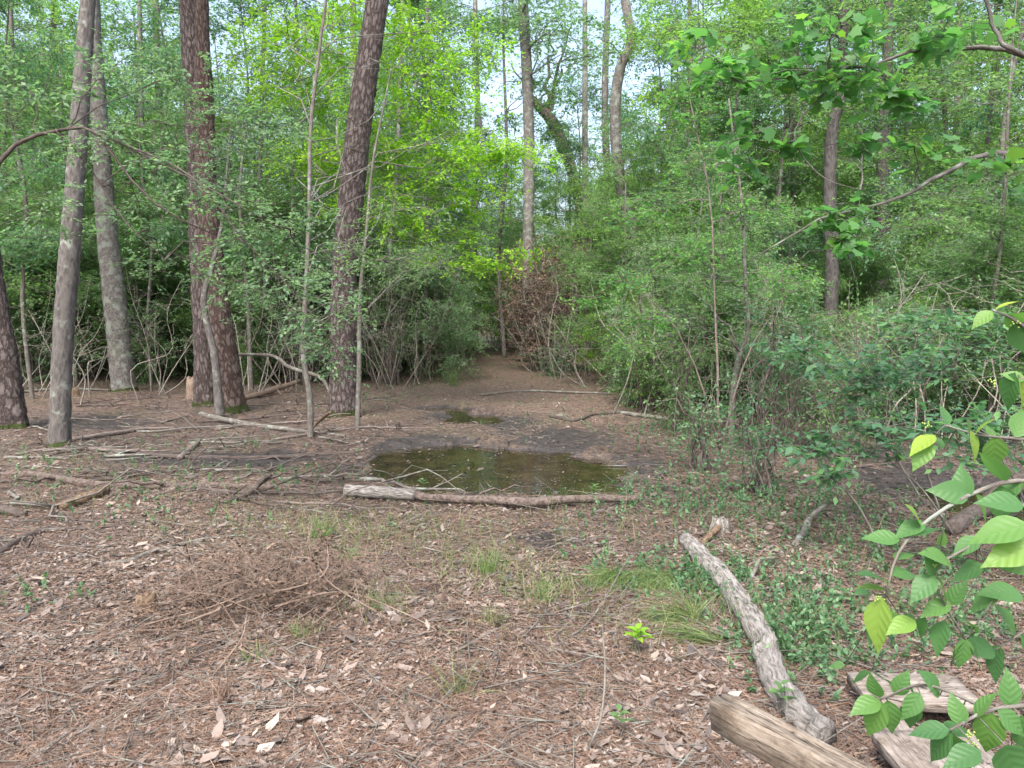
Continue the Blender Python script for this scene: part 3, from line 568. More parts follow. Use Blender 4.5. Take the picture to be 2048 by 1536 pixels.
# dark broken oak against the sky
main_tree('oak_tree', [(1180, 640, 26), (1165, 450, 18), (1140, 330, 18), (1108, 250, 22), (1080, 215, 17), (1062, 195, 13)], 30, M['dark_bark'],
          'dark leaning snag against the sky behind the trail', seed=18, top=0, rough=.12, leaf='grey', fl=1.1,
          limbs=[(.72, .6, 0, 1.6, .10), (.75, .25, .3, 3.0, .09), (.7, .9, 0, 3.2, .08), (.9, -.9, 0, 1.4, .06)],
          crown=[(AT(1140, 130, 30), (1.6, 1.5, 1.0), 50, 12, .14, dict(tl=(.4, .9), br=.04)), (AT(1090, 60, 30), (1.8, 1.5, .8), 50, 12, .14, dict(tl=(.4, .9), br=.04))])
thin = [(1170, 640, 12, 0, 26), (1212, 640, 15, 4, 26), (330, 700, 16, -20, 22), (285, 705, 12, -6, 20), (520, 700, 10, 10, 20), (860, 735, 10, -6, 19), (775, 720, 9, 30, 18), (1595, 700, 16, -4, 24), (1380, 690, 12, 0, 22),
        (700, 690, 16, 6, 26), (90, 700, 14, 20, 22), (1900, 700, 14, 20, 24), (950, 660, 12, 0, 34), (1830, 720, 10, -20, 20), (60, 690, 10, -40, 19), (1980, 720, 13, 14, 20)]
desc = ['slim grey trunk just left of the S-bent tree', 'slim trunk tight against the left side of the S-bent tree', 'slim upright trunk between the pale trunk and the crossing pines', 'very thin trunk close behind the pale lichen-blotched trunk',
        'thin trunk between the crossing pines and the leaning pine', 'thin trunk at the left border of the trail', 'thin right-leaning trunk just right of the big leaning pine', 'slim trunk left of the kinked grey trunk at the right',
        'slim trunk just left of the pale forked sapling', 'slim trunk hidden behind the big leaning pine', 'thin trunk behind the nearest grey trunk on the left', 'slim trunk at the upper right among dense foliage',
        'slim far trunk left of the straight pale trail-head trunk', 'thin left-leaning trunk right of the straight right-hand trunk', 'thin left-leaning trunk near the left edge', 'slim trunk closest to the right edge']
for i, ((px, py, w, dx, d), ds) in enumerate(zip(thin, desc)):
    main_tree('slender_tree', [(px, py + 40, w * 1.2), (px + dx * .2 + 6 * math.sin(i), py - 200, w), (px + dx * .6 - 5 * math.sin(i * 2), py - 420, w * .9), (px + dx, -10, w * .75)], d, M['pale_bark' if i % 3 == 0 else 'grey_bark'], ds, seed=40 + i, top=3, sides=9,
              leaf=['mid', 'grey', 'deep'][i % 3], rough=.04, crown=[(AT(px + dx + (60 if q % 2 else -70) * (q > 0), 60 + q * 95, d + .5), (1.4, 1.2, .5), 34, 14, .10, dict(tl=(.35, .8), br=.02)) for q in range(0 if px in (1170, 1212, 950) else 4)])

# ================================================================== GENERIC VARIANTS for the wood behind
def variant(seed, H, z0, R, nb, nt, k, ls, tr0, leafm, barkm, tl=(.4, .9), bushy=False, tpl=T_DIA, wr=.5):
    rg = np.random.RandomState(seed); w, lf = MB(), MB()
    paths = []
    ns = 5 if bushy else 1
    for q in range(ns):
        a = rg.rand() * 6.28; e = np.array([math.cos(a), math.sin(a), 0]) * (R * .55 if bushy else R * .12 * rg.rand())
        P = branch_path(rg, (e[0] * .12, e[1] * .12, -.15), (e[0], e[1], H * (rg.uniform(.7, .95) if bushy else .97)), 5, 0, .014 if not bushy else .03); P = smooth_path(P, 16)
        tube(w, P, [tr0 * 1.2, tr0, tr0 * .7, tr0 * .25], 8, .04, seed, cap=False); paths.append(P)
    src = np.vstack(paths); ok = src[src[:, 2] > z0 * .6]
    for _ in range(nb):
        z = z0 + (H - z0) * rg.rand() ** .8; f = (z - z0) / (H - z0); rr = R * math.sqrt(max(.1, 1 - (f * 1.1 - .25) ** 2)); a = rg.rand() * 6.283; q = rr * rg.rand() ** .5
        blob(w, lf, rg, ok, (math.cos(a) * q, math.sin(a) * q, z), (R * .42, R * .42, R * .22), nt, k, ls, tl=tl, sub=4, br=tr0 * .25, tpl=tpl, wr=wr, tr=.0026)
    return w.mesh('trunk', barkm, True), lf.mesh('crown', M[leafm])
VAR = {
 'tallA': variant(101, 15, 3, 2.6, 22, 50, 12, 0.125, 0.1, 'mid', M['grey_bark']),
 'tallB': variant(102, 13, 2.5, 2.3, 20, 50, 12, 0.115, 0.09, 'grey', M['grey_bark']),
 'tallC': variant(103, 16, 4, 2.8, 22, 46, 12, 0.13, 0.11, 'deep', M['grey_bark']),
 'tallD': variant(104, 10, 1.2, 2.2, 24, 60, 12, 0.09, 0.07, 'fresh', M['grey_bark']),
 'midC': variant(112, 8, 1.0, 2.2, 22, 42, 12, 0.085, 0.038, 'mid', M['stem'], (.3, .7)),
 'midD': variant(113, 8.5, 2.2, 2.0, 20, 40, 12, 0.088, 0.04, 'seedling', M['stem'], (.3, .7)),
 'midE': variant(114, 7, 1.0, 1.9, 22, 44, 12, 0.08, 0.036, 'fresh', M['stem'], (.3, .7)),
 'thinA': variant(120, 14, 4.5, 2.4, 22, 34, 12, 0.12, 0.07, 'mid', M['grey_bark']),
 'thinB': variant(121, 13, 4, 2.6, 22, 30, 12, 0.11, 0.07, 'bright', M['grey_bark']),
 'midA': variant(105, 6.5, .6, 1.9, 20, 42, 12, 0.075, 0.036, 'mid', M['stem'], (.3, .6)),
 'midB': variant(106, 5.5, .6, 1.8, 18, 56, 12, 0.07, 0.034, 'grey', M['stem'], (.3, .6)),
 'bushA': variant(107, 3.0, .12, 1.45, 30, 46, 12, 0.066, 0.011, 'grey', M['twig'], (.2, .5), True),
 'bushB': variant(108, 2.6, .1, 1.4, 30, 46, 12, 0.066, 0.011, 'seedling', M['twig'], (.2, .5), True),
 'bushC': variant(109, 3.4, .15, 1.5, 30, 46, 12, 0.074, 0.012, 'mid', M['twig'], (.2, .5), True),
 'bushE': variant(115, 3.0, .15, 1.4, 28, 44, 12, 0.066, 0.011, 'bright', M['twig'], (.2, .5), True),
 'bushD': variant(110, 2.8, .3, 1.4, 16, 50, 12, 0.055, 0.01, 'grey', M['stem'], (.2, .5), True),
}
KEEP = [(1765, 18.5), (1662, 13.8), (1240, 16), (1262, 16), (1055, 23), (1285, 16)]      # trunks that stand in plain view
def place(kind, x, y, s, rz, name, label, cat, group, sz=1.0):
    if kind.startswith('bush'):
        for p, d in KEEP[:2]:
            if 4 < y < d and abs(1024 + FPX * x / y - p) < 1.5 * s * FPX / y: s *= .72
    if not kind.startswith('bush'):
        for p, d in KEEP:
            if 4 < y < d and abs(1024 + FPX * x / y - p) < 1.75 * s * FPX / y: return None
    e = root(name, (x, y, hz(x, y)), label, cat, group, rz); e.scale = (s, s, s * sz)
    for nm, me in zip(('trunk', 'crown') if not kind.startswith('bush') else ('stem', 'foliage'), VAR[kind]):
        o = bpy.data.objects.new(nm, me); C.objects.link(o); o.parent = e
    return e
rg = np.random.RandomState(77)
def px_of(x, y): return 1024 + FPX * x / y
def gap(px): return 880 < px < 1490
# tall wood
cnt = 0
for (ya, yb, n, kinds) in [(23, 31, 17, ['tallB', 'tallD', 'midA', 'tallD']), (31, 42, 32, ['tallA', 'tallB', 'tallC', 'tallD']), (42, 58, 34, ['tallA', 'tallB', 'tallC'])]:
    for i in range(n):
        y = rg.uniform(ya, yb); px = -120 + 2290 * (i + rg.rand()) / n; x = (px - 1024) / FPX * y; k = kinds[rg.randint(len(kinds))]; s = rg.uniform(.85, 1.2)
        tx = .3 + .02 * y
        if abs(x - tx) < 2.2 and y < 36: continue
        if gap(px): s *= .52 if y < 42 else .56; 
        if 400 < px < 590: s *= .6
        if 1560 < px < 1720 or px > 1850 or 80 < px < 200: s *= .8
        place(k, x, y, s, rg.rand() * 6.28, 'woodland_tree', 'leafy tree with a thin trunk deep in the wood behind', 'tree', 'trees in the wood behind'); cnt += 1
# mid-storey and shrub belt
for (ya, yb, n, kinds, lo, hi, x0, x1) in [(17.5, 23, 17, ['bushA', 'midB', 'bushC', 'bushD', 'midA'], .8, 1.15, -150, 880), (22, 30, 34, ['bushA', 'bushB', 'midA', 'midB', 'bushC'], .9, 1.3, -150, 2200), (30, 40, 34, ['bushA', 'bushC', 'midA', 'midB'], 1.1, 1.6, -150, 2200),
                               (13, 18, 15, ['bushA', 'midA', 'bushB', 'midB', 'bushC', 'bushD'], .75, 1.05, 1330, 2250), (10, 13.5, 7, ['bushD', 'bushB', 'bushD'], .6, .85, 1480, 2250)]:
    for i in range(n):
        y = rg.uniform(ya, yb); px = x0 + (x1 - x0) * (i + rg.rand()) / n; x = (px - 1024) / FPX * y; k = kinds[rg.randint(len(kinds))]
        if -2.2 < x - (-.3 + .02 * y) < 1.9 and y < 33: continue
        s = rg.uniform(lo, hi)
        side = 'left' if px < 900 else 'right'
        place(k, x, y, s, rg.rand() * 6.28, 'shrub' if k.startswith('bush') else 'understory_tree',
              ('leafy shrub in the thicket %s of the trail' if k.startswith('bush') else 'small leafy tree in the thicket %s of the trail') % side, 'shrub' if k.startswith('bush') else 'tree', ('shrubs %s of the trail' if k.startswith('bush') else 'small trees %s of the trail') % side)
for i, (px, y, k, s) in enumerate([(930, 29, 'bushC', 1.0), (985, 31, 'bushE', 1.1), (1020, 33, 'bushA', 1.3), (1060, 28, 'bushC', 1.0), (955, 36, 'midC', 1.0), (900, 24, 'bushC', .75), (1340, 13.5, 'bushB', .62), (1390, 12, 'bushC', .6), (1450, 13, 'bushE', .75), (1520, 11.3, 'bushC', .62), (1580, 13, 'bushA', .85), (1640, 11, 'bushB', .7), (1710, 12.5, 'bushC', .85), (1780, 10.5, 'bushA', .62), (1840, 12, 'bushE', .8), (1900, 10.5, 'bushC', .7), (1980, 12, 'bushA', .9), (2050, 10, 'bushC', .8), (1240, 17, 'bushE', .6), (1290, 15.5, 'bushC', .6), (-60, 19, 'bushC', 1.3), (60, 17, 'bushC', .95), (160, 18.5, 'bushA', 1.2), (290, 18, 'bushC', 1.0), (345, 19, 'bushA', 1.2), (530, 17.5, 'bushC', .95), (610, 18, 'bushA', 1.0), (570, 20, 'bushC', 1.3), (760, 20.5, 'bushC', 1.0), (850, 21, 'bushA', .9), (10, 17.5, 'bushA', 1.1), (225, 20, 'bushC', 1.3), (20, 22, 'bushA', 1.5), (110, 20, 'bushC', 1.2), (190, 23, 'bushA', 1.5), (270, 21, 'bushB', 1.4), (330, 24, 'bushC', 1.5), (400, 21, 'bushA', 1.3), (480, 19, 'bushC', 1.1), (540, 23, 'bushA', 1.6), (600, 20, 'bushA', 1.2),
        (660, 22, 'bushC', 1.3), (730, 19, 'bushA', 1.0), (790, 22, 'bushC', 1.1), (850, 26, 'bushA', 1.2), (1250, 19, 'bushC', .95), (1320, 22, 'bushC', 1.3), (1400, 15, 'bushC', .85), (1520, 17, 'bushA', 1.1), (1620, 15, 'bushC', 1.0), (1720, 17, 'bushC', 1.2), (1850, 14, 'bushA', 1.0), (1950, 16, 'bushB', 1.3), (2060, 13, 'bushC', 1.1)]):
    place(k, (px - 1024) / FPX * y, y, s, rg.rand() * 6.28, 'shrub', 'leafy shrub in the thicket %s of the trail' % ('left' if px < 950 else 'right'), 'shrub', 'shrubs %s of the trail' % ('left' if px < 950 else 'right'))
for px, y, k, s in [(950, 31, 'thinA', 1), (1010, 26, 'thinA', .95), (1340, 25, 'thinA', .75), (1450, 24, 'thinB', .7), (1390, 20, 'thinB', .75), (820, 24, 'thinA', 1)]:
    place(k, (px - 1024) / FPX * y, y, s, rg.rand() * 6.28, 'slender_tree', 'tall thin-crowned tree against the bright sky', 'tree', 'thin-crowned trees against the sky')
near = [(1380, 14.5, 'midD', .9), (1480, 13.5, 'midC', 1.0), (1560, 14.5, 'midD', .9), (1330, 18.5, 'midC', 1.1), (1400, 17, 'midE', 1.2), (1150, 27, 'midD', 1.05), (1215, 29, 'midC', 1.2), (1300, 23, 'midD', 1.15), (1130, 32, 'tallA', .6), (1010, 33, 'midC', 1.1), (1350, 27, 'tallA', .62), (1905, 12.5, 'midC', 1.0), (2040, 11, 'midC', 1.1), (1960, 15, 'tallD', .9), (1560, 16, 'tallD', .8), (1500, 19, 'tallD', .9), (1850, 20, 'tallD', 1.1), (1600, 22, 'tallD', 1.1), (1720, 23, 'tallD', 1.1), (60, 21, 'tallD', 1.1), (300, 22, 'tallD', 1.0), (-40, 15, 'midC', 1), (60, 14, 'midD', .85), (150, 17, 'midC', .9), (300, 16.5, 'midA', .9), (340, 19, 'midD', 1.1), (500, 15.5, 'midD', .9), (540, 20, 'midE', 1.0), (590, 17.5, 'midC', .85), (240, 21, 'midE', 1.2), (20, 20, 'midC', 1.3), (440, 22, 'midC', 1.2),
        (760, 19, 'midC', .95), (830, 23, 'midE', 1.0), (860, 19.5, 'midD', .8), (690, 22, 'midC', 1.2), (930, 27, 'midC', .95),
        (1180, 19.5, 'midC', .62), (1240, 22, 'midE', .75), (1330, 18, 'midC', .75), (1400, 16, 'midD', .75), (1460, 20, 'midE', 1.0), (1330, 14, 'midE', .62), (1440, 12.5, 'midC', .55), (1570, 11.5, 'midE', .6), (1690, 12, 'midC', .65), (1800, 10.5, 'midD', .6), (1900, 11.5, 'midE', .75), (1990, 10, 'midC', .7), (1250, 16, 'midC', .6), (1540, 15, 'midC', .85), (1600, 18, 'midE', 1.1), (1700, 17, 'midC', 1.1), (1740, 13, 'midD', .9), (1850, 15, 'midC', 1.1), (1930, 18, 'midE', 1.2), (2000, 13, 'midD', 1.1), (2080, 16, 'midC', 1.2), (1120, 25, 'midE', .8), (1060, 30, 'midC', .9), (1290, 27, 'midC', 1.1)]
for px, y, k, s in near:
    place(k, (px - 1024) / FPX * y, y, s, rg.rand() * 6.28, 'understory_tree', 'small leafy tree in the thicket %s of the trail' % ('left' if px < 950 else 'right'), 'tree', 'small trees %s of the trail' % ('left' if px < 950 else 'right'))
# far wood: one mass
w = MB(); rr_ = np.random.RandomState(9)
n = 26000; y = rr_.uniform(60, 78, n); px = rr_.uniform(-200, 2250, n); x = (px - 1024) / FPX * y
top = 15 + 3 * np.sin(px * .011) + 2 * np.sin(px * .037 + 1); top = np.where((px > 880) & (px < 1490), top * .58, top * 1.05)
z = rr_.rand(n) ** .8 * top
D = rr_.randn(n, 3); leaves(w, T_DIA, np.stack([x, y, z], -1), D, np.array([0, -.3, 1.]) + rr_.randn(n, 3) * .6, rr_.uniform(.35, .8, n), rr_.uniform(.2, .4, n), rr_.rand(n))
tag(w.build('distant_woodland', M['mid']), 'far-off mass of woodland foliage closing the view', 'woodland', kind='stuff')

def stem_clump(px, y, n, h, sd_, lab):
    x = (px - 1024) / FPX * y; r = np.random.RandomState(sd_); w, lf = MB(), MB(); P0 = []
    for q in range(n):
        b = np.array([r.randn() * .45, r.randn() * .45, -.05]); e = b + np.array([r.randn() * h * .28, r.randn() * h * .28, h * r.uniform(.5, 1.1)])
        P = smooth_path(branch_path(r, b, e, 5, 0, .05), 14); tube(w, P, [r.uniform(.007, .014), .003], 5, cap=False); P0.append(P[5:])
        for _ in range(4): a = P[r.randint(4, 12)]; Q = branch_path(r, a, a + np.array([r.randn(), r.randn(), .4]) * .5, 5, .05, .06); tube(w, Q, [.004, .0015], 4, cap=False); P0.append(Q[1:])
    A = np.vstack(P0); A = A[r.rand(len(A)) < .4]; twig_sprays(w, lf, r, A, r.randn(len(A), 3), .3, 7, .05, tr=.002)
    e = root('bare_shrub', (x, y, hz(x, y)), lab, 'shrub', 'bare-stemmed shrubs in the thicket'); w.build('stem', M['palestem'], e); lf.build('foliage', M['grey'], e)
for q, (px, y, n, h) in enumerate([(40, 15, 9, 2.4), (200, 16, 10, 2.8), (330, 15, 8, 2.4), (520, 15, 12, 3), (600, 16, 10, 2.6), (770, 16.5, 12, 2.8), (840, 18, 10, 2.6), (1210, 16, 10, 2.2), (1340, 12.5, 10, 2.4), (1440, 11, 8, 2.2), (1560, 10, 9, 2.4), (1690, 9.5, 8, 2), (1820, 10, 9, 2.2), (1930, 9, 8, 2.0), (900, 21, 8, 2.4), (120, 13.5, 7, 2.2), (1150, 19, 10, 3)]):
    stem_clump(px, y, n, h, 500 + q, 'bare pale-stemmed shrub with few leaves in front of the green thicket')
# dead brown thicket right of the trail head
def thicket(name, px, py, d, w_, h_, label, n, leafm, ls, seed, k=10, stemm='twig', nst=26):
    c = AT(px, py, d); gz = hz(c[0], c[1]); rt = root(name, (c[0], c[1], gz), label, 'shrub'); rg = np.random.RandomState(seed); w, lf = MB(), MB()
    src = []
    for q in range(nst):
        a = rg.rand() * 6.28; r0 = rg.rand() * w_ * .3; e = (math.cos(a) * w_ * rg.uniform(.2, .75), math.sin(a) * w_ * rg.uniform(.2, .7), h_ * rg.uniform(.6, 1.05))
        P = branch_path(rg, (math.cos(a) * r0, math.sin(a) * r0, -.05), e, 7, .12, .06); tube(w, P, [.014, .004], 4, cap=False); src.append(P)
    src = np.vstack(src); st = src[rg.randint(0, len(src), n)]; st = st[st[:, 2] > h_ * .12]
    D = rg.randn(len(st), 3); D[:, 2] += .1; twig_sprays(w, lf, rg, st, D, rg.uniform(.2, .7, len(st)), k, ls, tilt=1.0, droop=.35, tr=.003)
    w.build('stem', M[stemm], rt); lf.build('foliage', M[leafm], rt); return rt
thicket('dead_shrub', 1100, 725, 20.5, 1.9, 3.2, 'brown dead thicket standing at the right side of the trail', 2300, 'dead', .07, 5, stemm='palestem', nst=90)
thicket('dead_shrub', 1045, 705, 24, .8, 2.3, 'reddish brown dead bush at the end of the trail', 300, 'dead', .09, 6)
thicket('dead_shrub', 860, 745, 18.5, .7, 2.4, 'sapling with hanging clumps of dark dead leaves left of the trail', 36, 'dead', .11, 7, nst=4, k=9)
thicket('shrub', 1110, 718, 18.8, .6, .8, 'low green shrub at the foot of the brown thicket', 160, 'deep', .06, 8, nst=8)
thicket('shrub', 770, 745, 17, 1.0, 2.2, 'twiggy half-bare shrub between the leaning pine and the trail', 120, 'grey', .05, 18, nst=30)
thicket('shrub', 600, 740, 17, 1.4, 2.0, 'twiggy half-bare shrub between the crossing pines and the leaning pine', 140, 'grey', .05, 19, nst=34)
thicket('shrub', 1420, 800, 13.2, 1.2, 1.9, 'twiggy shrub behind the pale forked sapling', 200, 'deep', .05, 20, nst=24)
thicket('shrub', 1600, 900, 8.8, .8, 1.5, 'thin open shrub with tiny leaves in front of the kinked trunk', 150, 'deep', .035, 21, nst=14)
thicket('shrub', 1330, 770, 15, .9, 1.6, 'rounded shrub at the foot of the S-bent tree', 220, 'grey', .05, 22, nst=16)

for q, (px, py, w_, h_, n, lm, lab) in enumerate([(1300, 820, .7, 1.7, 190, 'fresh', 'airy light green shrub at the right bank of the puddle, furthest from the camera'), (1370, 860, .6, 1.6, 170, 'mid', 'airy green shrub leaning over the litter beside the pale curved branch'),
        (1560, 900, .7, 1.7, 190, 'seedling', 'loose blue-green shrub just right of the pale forked sapling'), (1680, 920, .7, 1.5, 170, 'mid', 'loose green shrub in front of the kinked grey trunk'), (1790, 880, .8, 1.7, 190, 'seedling', 'loose blue-green shrub below the dark straight right-hand trunk'),
        (1400, 940, .4, .7, 90, 'deep', 'knee-high dark green shrub right of the end of the bank log'), (1520, 985, .45, .7, 90, 'seedling', 'knee-high blue-green shrub between the puddle and the muddy stream')]):
    thicket('shrub', px, py, G(px, py)[1], w_, h_, lab, n, lm, .05, 60 + q, k=12, nst=9, stemm='twig')
# ================================================================== NEARER SPRAYS AND BRANCHES
def leafy(name, stems, blobs, m, leaf, label, cat, seed, base=None, sides=6):
    """stems: list of (list of (px,py,depth), r0, r1); blobs: (px,py,depth,(rx,ry,rz),n,k,ls,kw)"""
    rg = np.random.RandomState(seed); w, lf = MB(), MB(); src = []
    for pts, r0, r1 in stems:
        P = smooth_path([AT(*p) if len(p) == 3 else G(*p) for p in pts], 16); P[1:-1] += rg.randn(14, 3) * r0 * .25; tube(w, P, [r0, r1], sides, .03, seed); src.append(P)
    src = np.vstack(src); b = src[np.argmin(src[:, 2])] if base is None else np.array(base)
    rt = root(name, tuple(b), label, cat)
    for px, py, d, r, n, k, ls, kw in blobs: blob(w, lf, rg, src, AT(px, py, d), r, n, k, ls, **kw)
    w.build('stem', m, rt, smooth=True, loc=b); lf.build('foliage', M[leaf], rt, loc=b); return rt
sp = dict(tl=(.15, .4), sub=5, br=.006, tr=.0022, tilt=.5)
# arching dark limb and its grey-green sprays, left
leafy('understory_tree', [([(-90, 1010, 6.2), (-70, 700, 6.2), (-40, 450, 6.2), (0, 327, 6.2), (60, 275, 6.2), (145, 255, 6.2), (190, 265, 6.1), (250, 345, 6), (330, 420, 5.9), (430, 470, 5.9)], .024, .005),
       ([(110, 258, 6.2), (175, 330, 6.3), (240, 430, 6.3), (330, 520, 6.3)], .011, .003), ([(190, 265, 6.1), (330, 330, 5.8), (450, 395, 5.7), (545, 450, 5.7)], .012, .004),
       ([(230, 280, 6), (380, 350, 5.6), (480, 470, 5.5), (600, 600, 5.5), (690, 720, 5.6)], .008, .0025)],
      [(230, 270, 6, (.35, .4, .18), 26, 12, .045, sp), (330, 320, 5.8, (.4, .4, .2), 30, 12, .045, sp), (400, 400, 5.7, (.35, .4, .2), 26, 12, .045, sp), (470, 480, 5.6, (.35, .4, .25), 30, 12, .045, sp),
       (560, 560, 5.5, (.4, .4, .2), 30, 12, .045, sp), (620, 640, 5.5, (.3, .35, .15), 24, 12, .042, sp), (690, 610, 5.5, (.25, .3, .2), 20, 12, .042, sp), (150, 290, 6.2, (.3, .3, .15), 16, 12, .045, sp), (520, 400, 5.6, (.4, .4, .15), 18, 12, .045, sp),
       (680, 720, 5.6, (.2, .3, .15), 12, 12, .04, sp), (60, 180, 6.5, (.6, .5, .4), 40, 12, .06, sp), (420, 230, 7.5, (.6, .5, .3), 44, 13, .055, sp), (530, 260, 7.5, (.6, .5, .3), 44, 13, .055, sp), (360, 160, 7.5, (.6, .5, .3), 34, 13, .055, sp), (590, 440, 7, (.5, .5, .3), 44, 13, .05, sp),
       (480, 580, 7, (.5, .5, .3), 40, 13, .05, sp), (340, 520, 7.5, (.5, .5, .3), 36, 13, .05, sp), (280, 420, 7.5, (.5, .5, .3), 36, 13, .05, sp), (640, 540, 6.5, (.4, .4, .25), 36, 13, .045, sp), (80, 420, 8, (.6, .5, .4), 36, 13, .06, sp), (640, 690, 6.5, (.35, .4, .2), 30, 12, .042, sp), (250, 130, 6.8, (.6, .5, .3), 30, 12, .06, sp)],
      M['dark_bark'], 'grey', 'arching dark limb with drooping grey-green sprays at the left edge', 'tree', 31)
# broad-leaved tree reaching in from the right
bl = dict(tl=(.12, .3), sub=5, br=.006, tr=.0022, tilt=.55, tpl=T_STAR, wr=1.0, lj=.7)
leafy('sweetgum_tree', [([(2330, 1200, 4.6), (2300, 600, 4.6), (2250, 250, 4.6), (2048, 108, 4.6), (1900, 100, 4.5), (1700, 135, 4.4), (1480, 165, 4.3)], .03, .003),
       ([(2300, 500, 4.6), (2048, 312, 4.7), (1900, 340, 4.6), (1800, 395, 4.5), (1640, 440, 4.4), (1500, 520, 4.4)], .02, .003), ([(2290, 200, 4.6), (2048, 110, 4.2), (1990, 60, 4.2), (1965, -30, 4.2)], .014, .008),
       ([(1640, 440, 4.4), (1690, 500, 4.3), (1710, 560, 4.3)], .005, .002), ([(1700, 135, 4.4), (1590, 260, 4.4), (1640, 350, 4.3), (1720, 380, 4.3)], .005, .002)],
      [(1450, 150, 4.3, (.2, .2, .16), 18, 4, .066, bl), (1470, 260, 4.3, (.12, .2, .14), 10, 4, .066, bl), (1580, 150, 4.4, (.28, .25, .15), 26, 4, .066, bl), (1700, 150, 4.4, (.28, .25, .16), 28, 4, .066, bl), (1800, 190, 4.4, (.25, .25, .12), 14, 4, .08, bl),
       (1660, 60, 4.3, (.35, .25, .12), 20, 4, .066, bl), (1570, 290, 4.4, (.1, .15, .05), 5, 4, .08, bl), (1720, 290, 4.4, (.15, .2, .08), 7, 4, .075, bl), (1670, 430, 4.3, (.2, .2, .08), 14, 4, .075, bl), (1700, 480, 4.3, (.12, .15, .06), 8, 4, .07, bl),
       (1830, 290, 4.4, (.2, .2, .08), 8, 4, .075, bl), (1900, 60, 4.4, (.35, .25, .12), 16, 4, .08, bl), (2010, 330, 4.6, (.2, .2, .08), 8, 4, .07, bl), (1480, 340, 4.6, (.25, .25, .1), 8, 4, .07, bl), (1390, 100, 4.8, (.3, .3, .2), 14, 4, .07, bl)],
      M['grey_bark'], 'vine', 'broad-leaved tree limbs reaching in from the upper right', 'tree', 32)
# low broad-leaved growth on the right
lb = dict(tl=(.15, .35), sub=4, br=.005, tr=.002, tilt=.3, wr=.55, droop=.05)
lowb = [((1620, 700), 6.4, 'low spray of broad leaves beside the forked sapling', 33, [(1600, 700, 40, .25), (1650, 735, 26, .2)], (1640, 905)),
        ((1760, 760), 5.6, 'broad-leaved sprig centred below the straight right-hand trunk', 34, [(1740, 750, 44, .28), (1790, 720, 30, .25), (1700, 790, 24, .2)], (1790, 1010)),
        ((1880, 700), 6.2, 'tall leafy sprig near the right edge above the muddy stream', 35, [(1850, 640, 50, .3), (1930, 690, 50, .35), (1880, 740, 30, .3), (2000, 640, 30, .3)], (1910, 960)),
        ((1640, 930), 5.0, 'small leafy seedling under the broad-leaved sprigs', 36, [(1620, 900, 18, .15), (1650, 945, 20, .16)], (1630, 1020)),
        ((1960, 850), 4.4, 'leafy sprig overhanging the muddy stream at the right edge', 37, [(1900, 860, 30, .25), (1990, 830, 34, .25), (2030, 900, 30, .3)], (1960, 1100)),
        ((1750, 900), 5.4, 'leafy seedling left of the muddy stream', 38, [(1760, 850, 24, .22), (1690, 870, 20, .2), (1800, 900, 20, .2)], (1760, 1000))]
for (c, d, lab, sd_, bs, gb) in lowb:
    b0 = G(*gb); b0 = np.array([b0[0], d, hz(b0[0], d)])
    st = smooth_path([b0, (b0 + AT(c[0], c[1], d)) / 2 + np.array([.03, 0, .05]), AT(c[0], c[1], d)], 10)
    rg = np.random.RandomState(sd_); w, lf = MB(), MB(); tube(w, st, [.009, .004], 6); rt = root('seedling', tuple(b0), lab, 'seedling')
    for (a, b, n, r) in bs: blob(w, lf, rg, st, AT(a, b, d), (r * 1.7, r, r * .5), int(n * .8), 6, .08, **lb)
    w.build('stem', M['stem'], rt, loc=b0); lf.build('foliage', M['seedling'], rt, loc=b0)
# pale green small-leaf sprays right of centre, near
leafy('shrub', [([(1440, 900, 8), (1400, 760, 8), (1340, 640, 8), (1250, 560, 8)], .012, .003), ([(1440, 900, 8), (1500, 700, 8), (1600, 560, 8)], .012, .003), ([(1440, 900, 8), (1430, 640, 8.2), (1420, 400, 8.4), (1380, 200, 8.6)], .016, .004)],
      [(1250, 560, 8, (.4, .4, .12), 30, 12, .05, sp), (1180, 600, 8.2, (.35, .4, .1), 24, 12, .05, sp), (1300, 640, 8, (.4, .4, .15), 40, 12, .045, sp), (1400, 500, 8.2, (.5, .5, .25), 60, 12, .05, sp), (1560, 560, 8, (.5, .5, .25), 60, 12, .045, sp),
       (1300, 420, 8.5, (.5, .5, .25), 50, 12, .05, sp), (1400, 330, 8.5, (.5, .5, .3), 50, 12, .05, sp), (1370, 220, 8.6, (.4, .4, .3), 36, 12, .055, sp), (1500, 420, 8.5, (.5, .4, .2), 40, 12, .05, sp), (1240, 690, 8, (.25, .3, .15), 30, 12, .04, sp)],
      M['twig'], 'vine', 'green shrub spreading over the trail edge right of centre', 'shrub', 41)

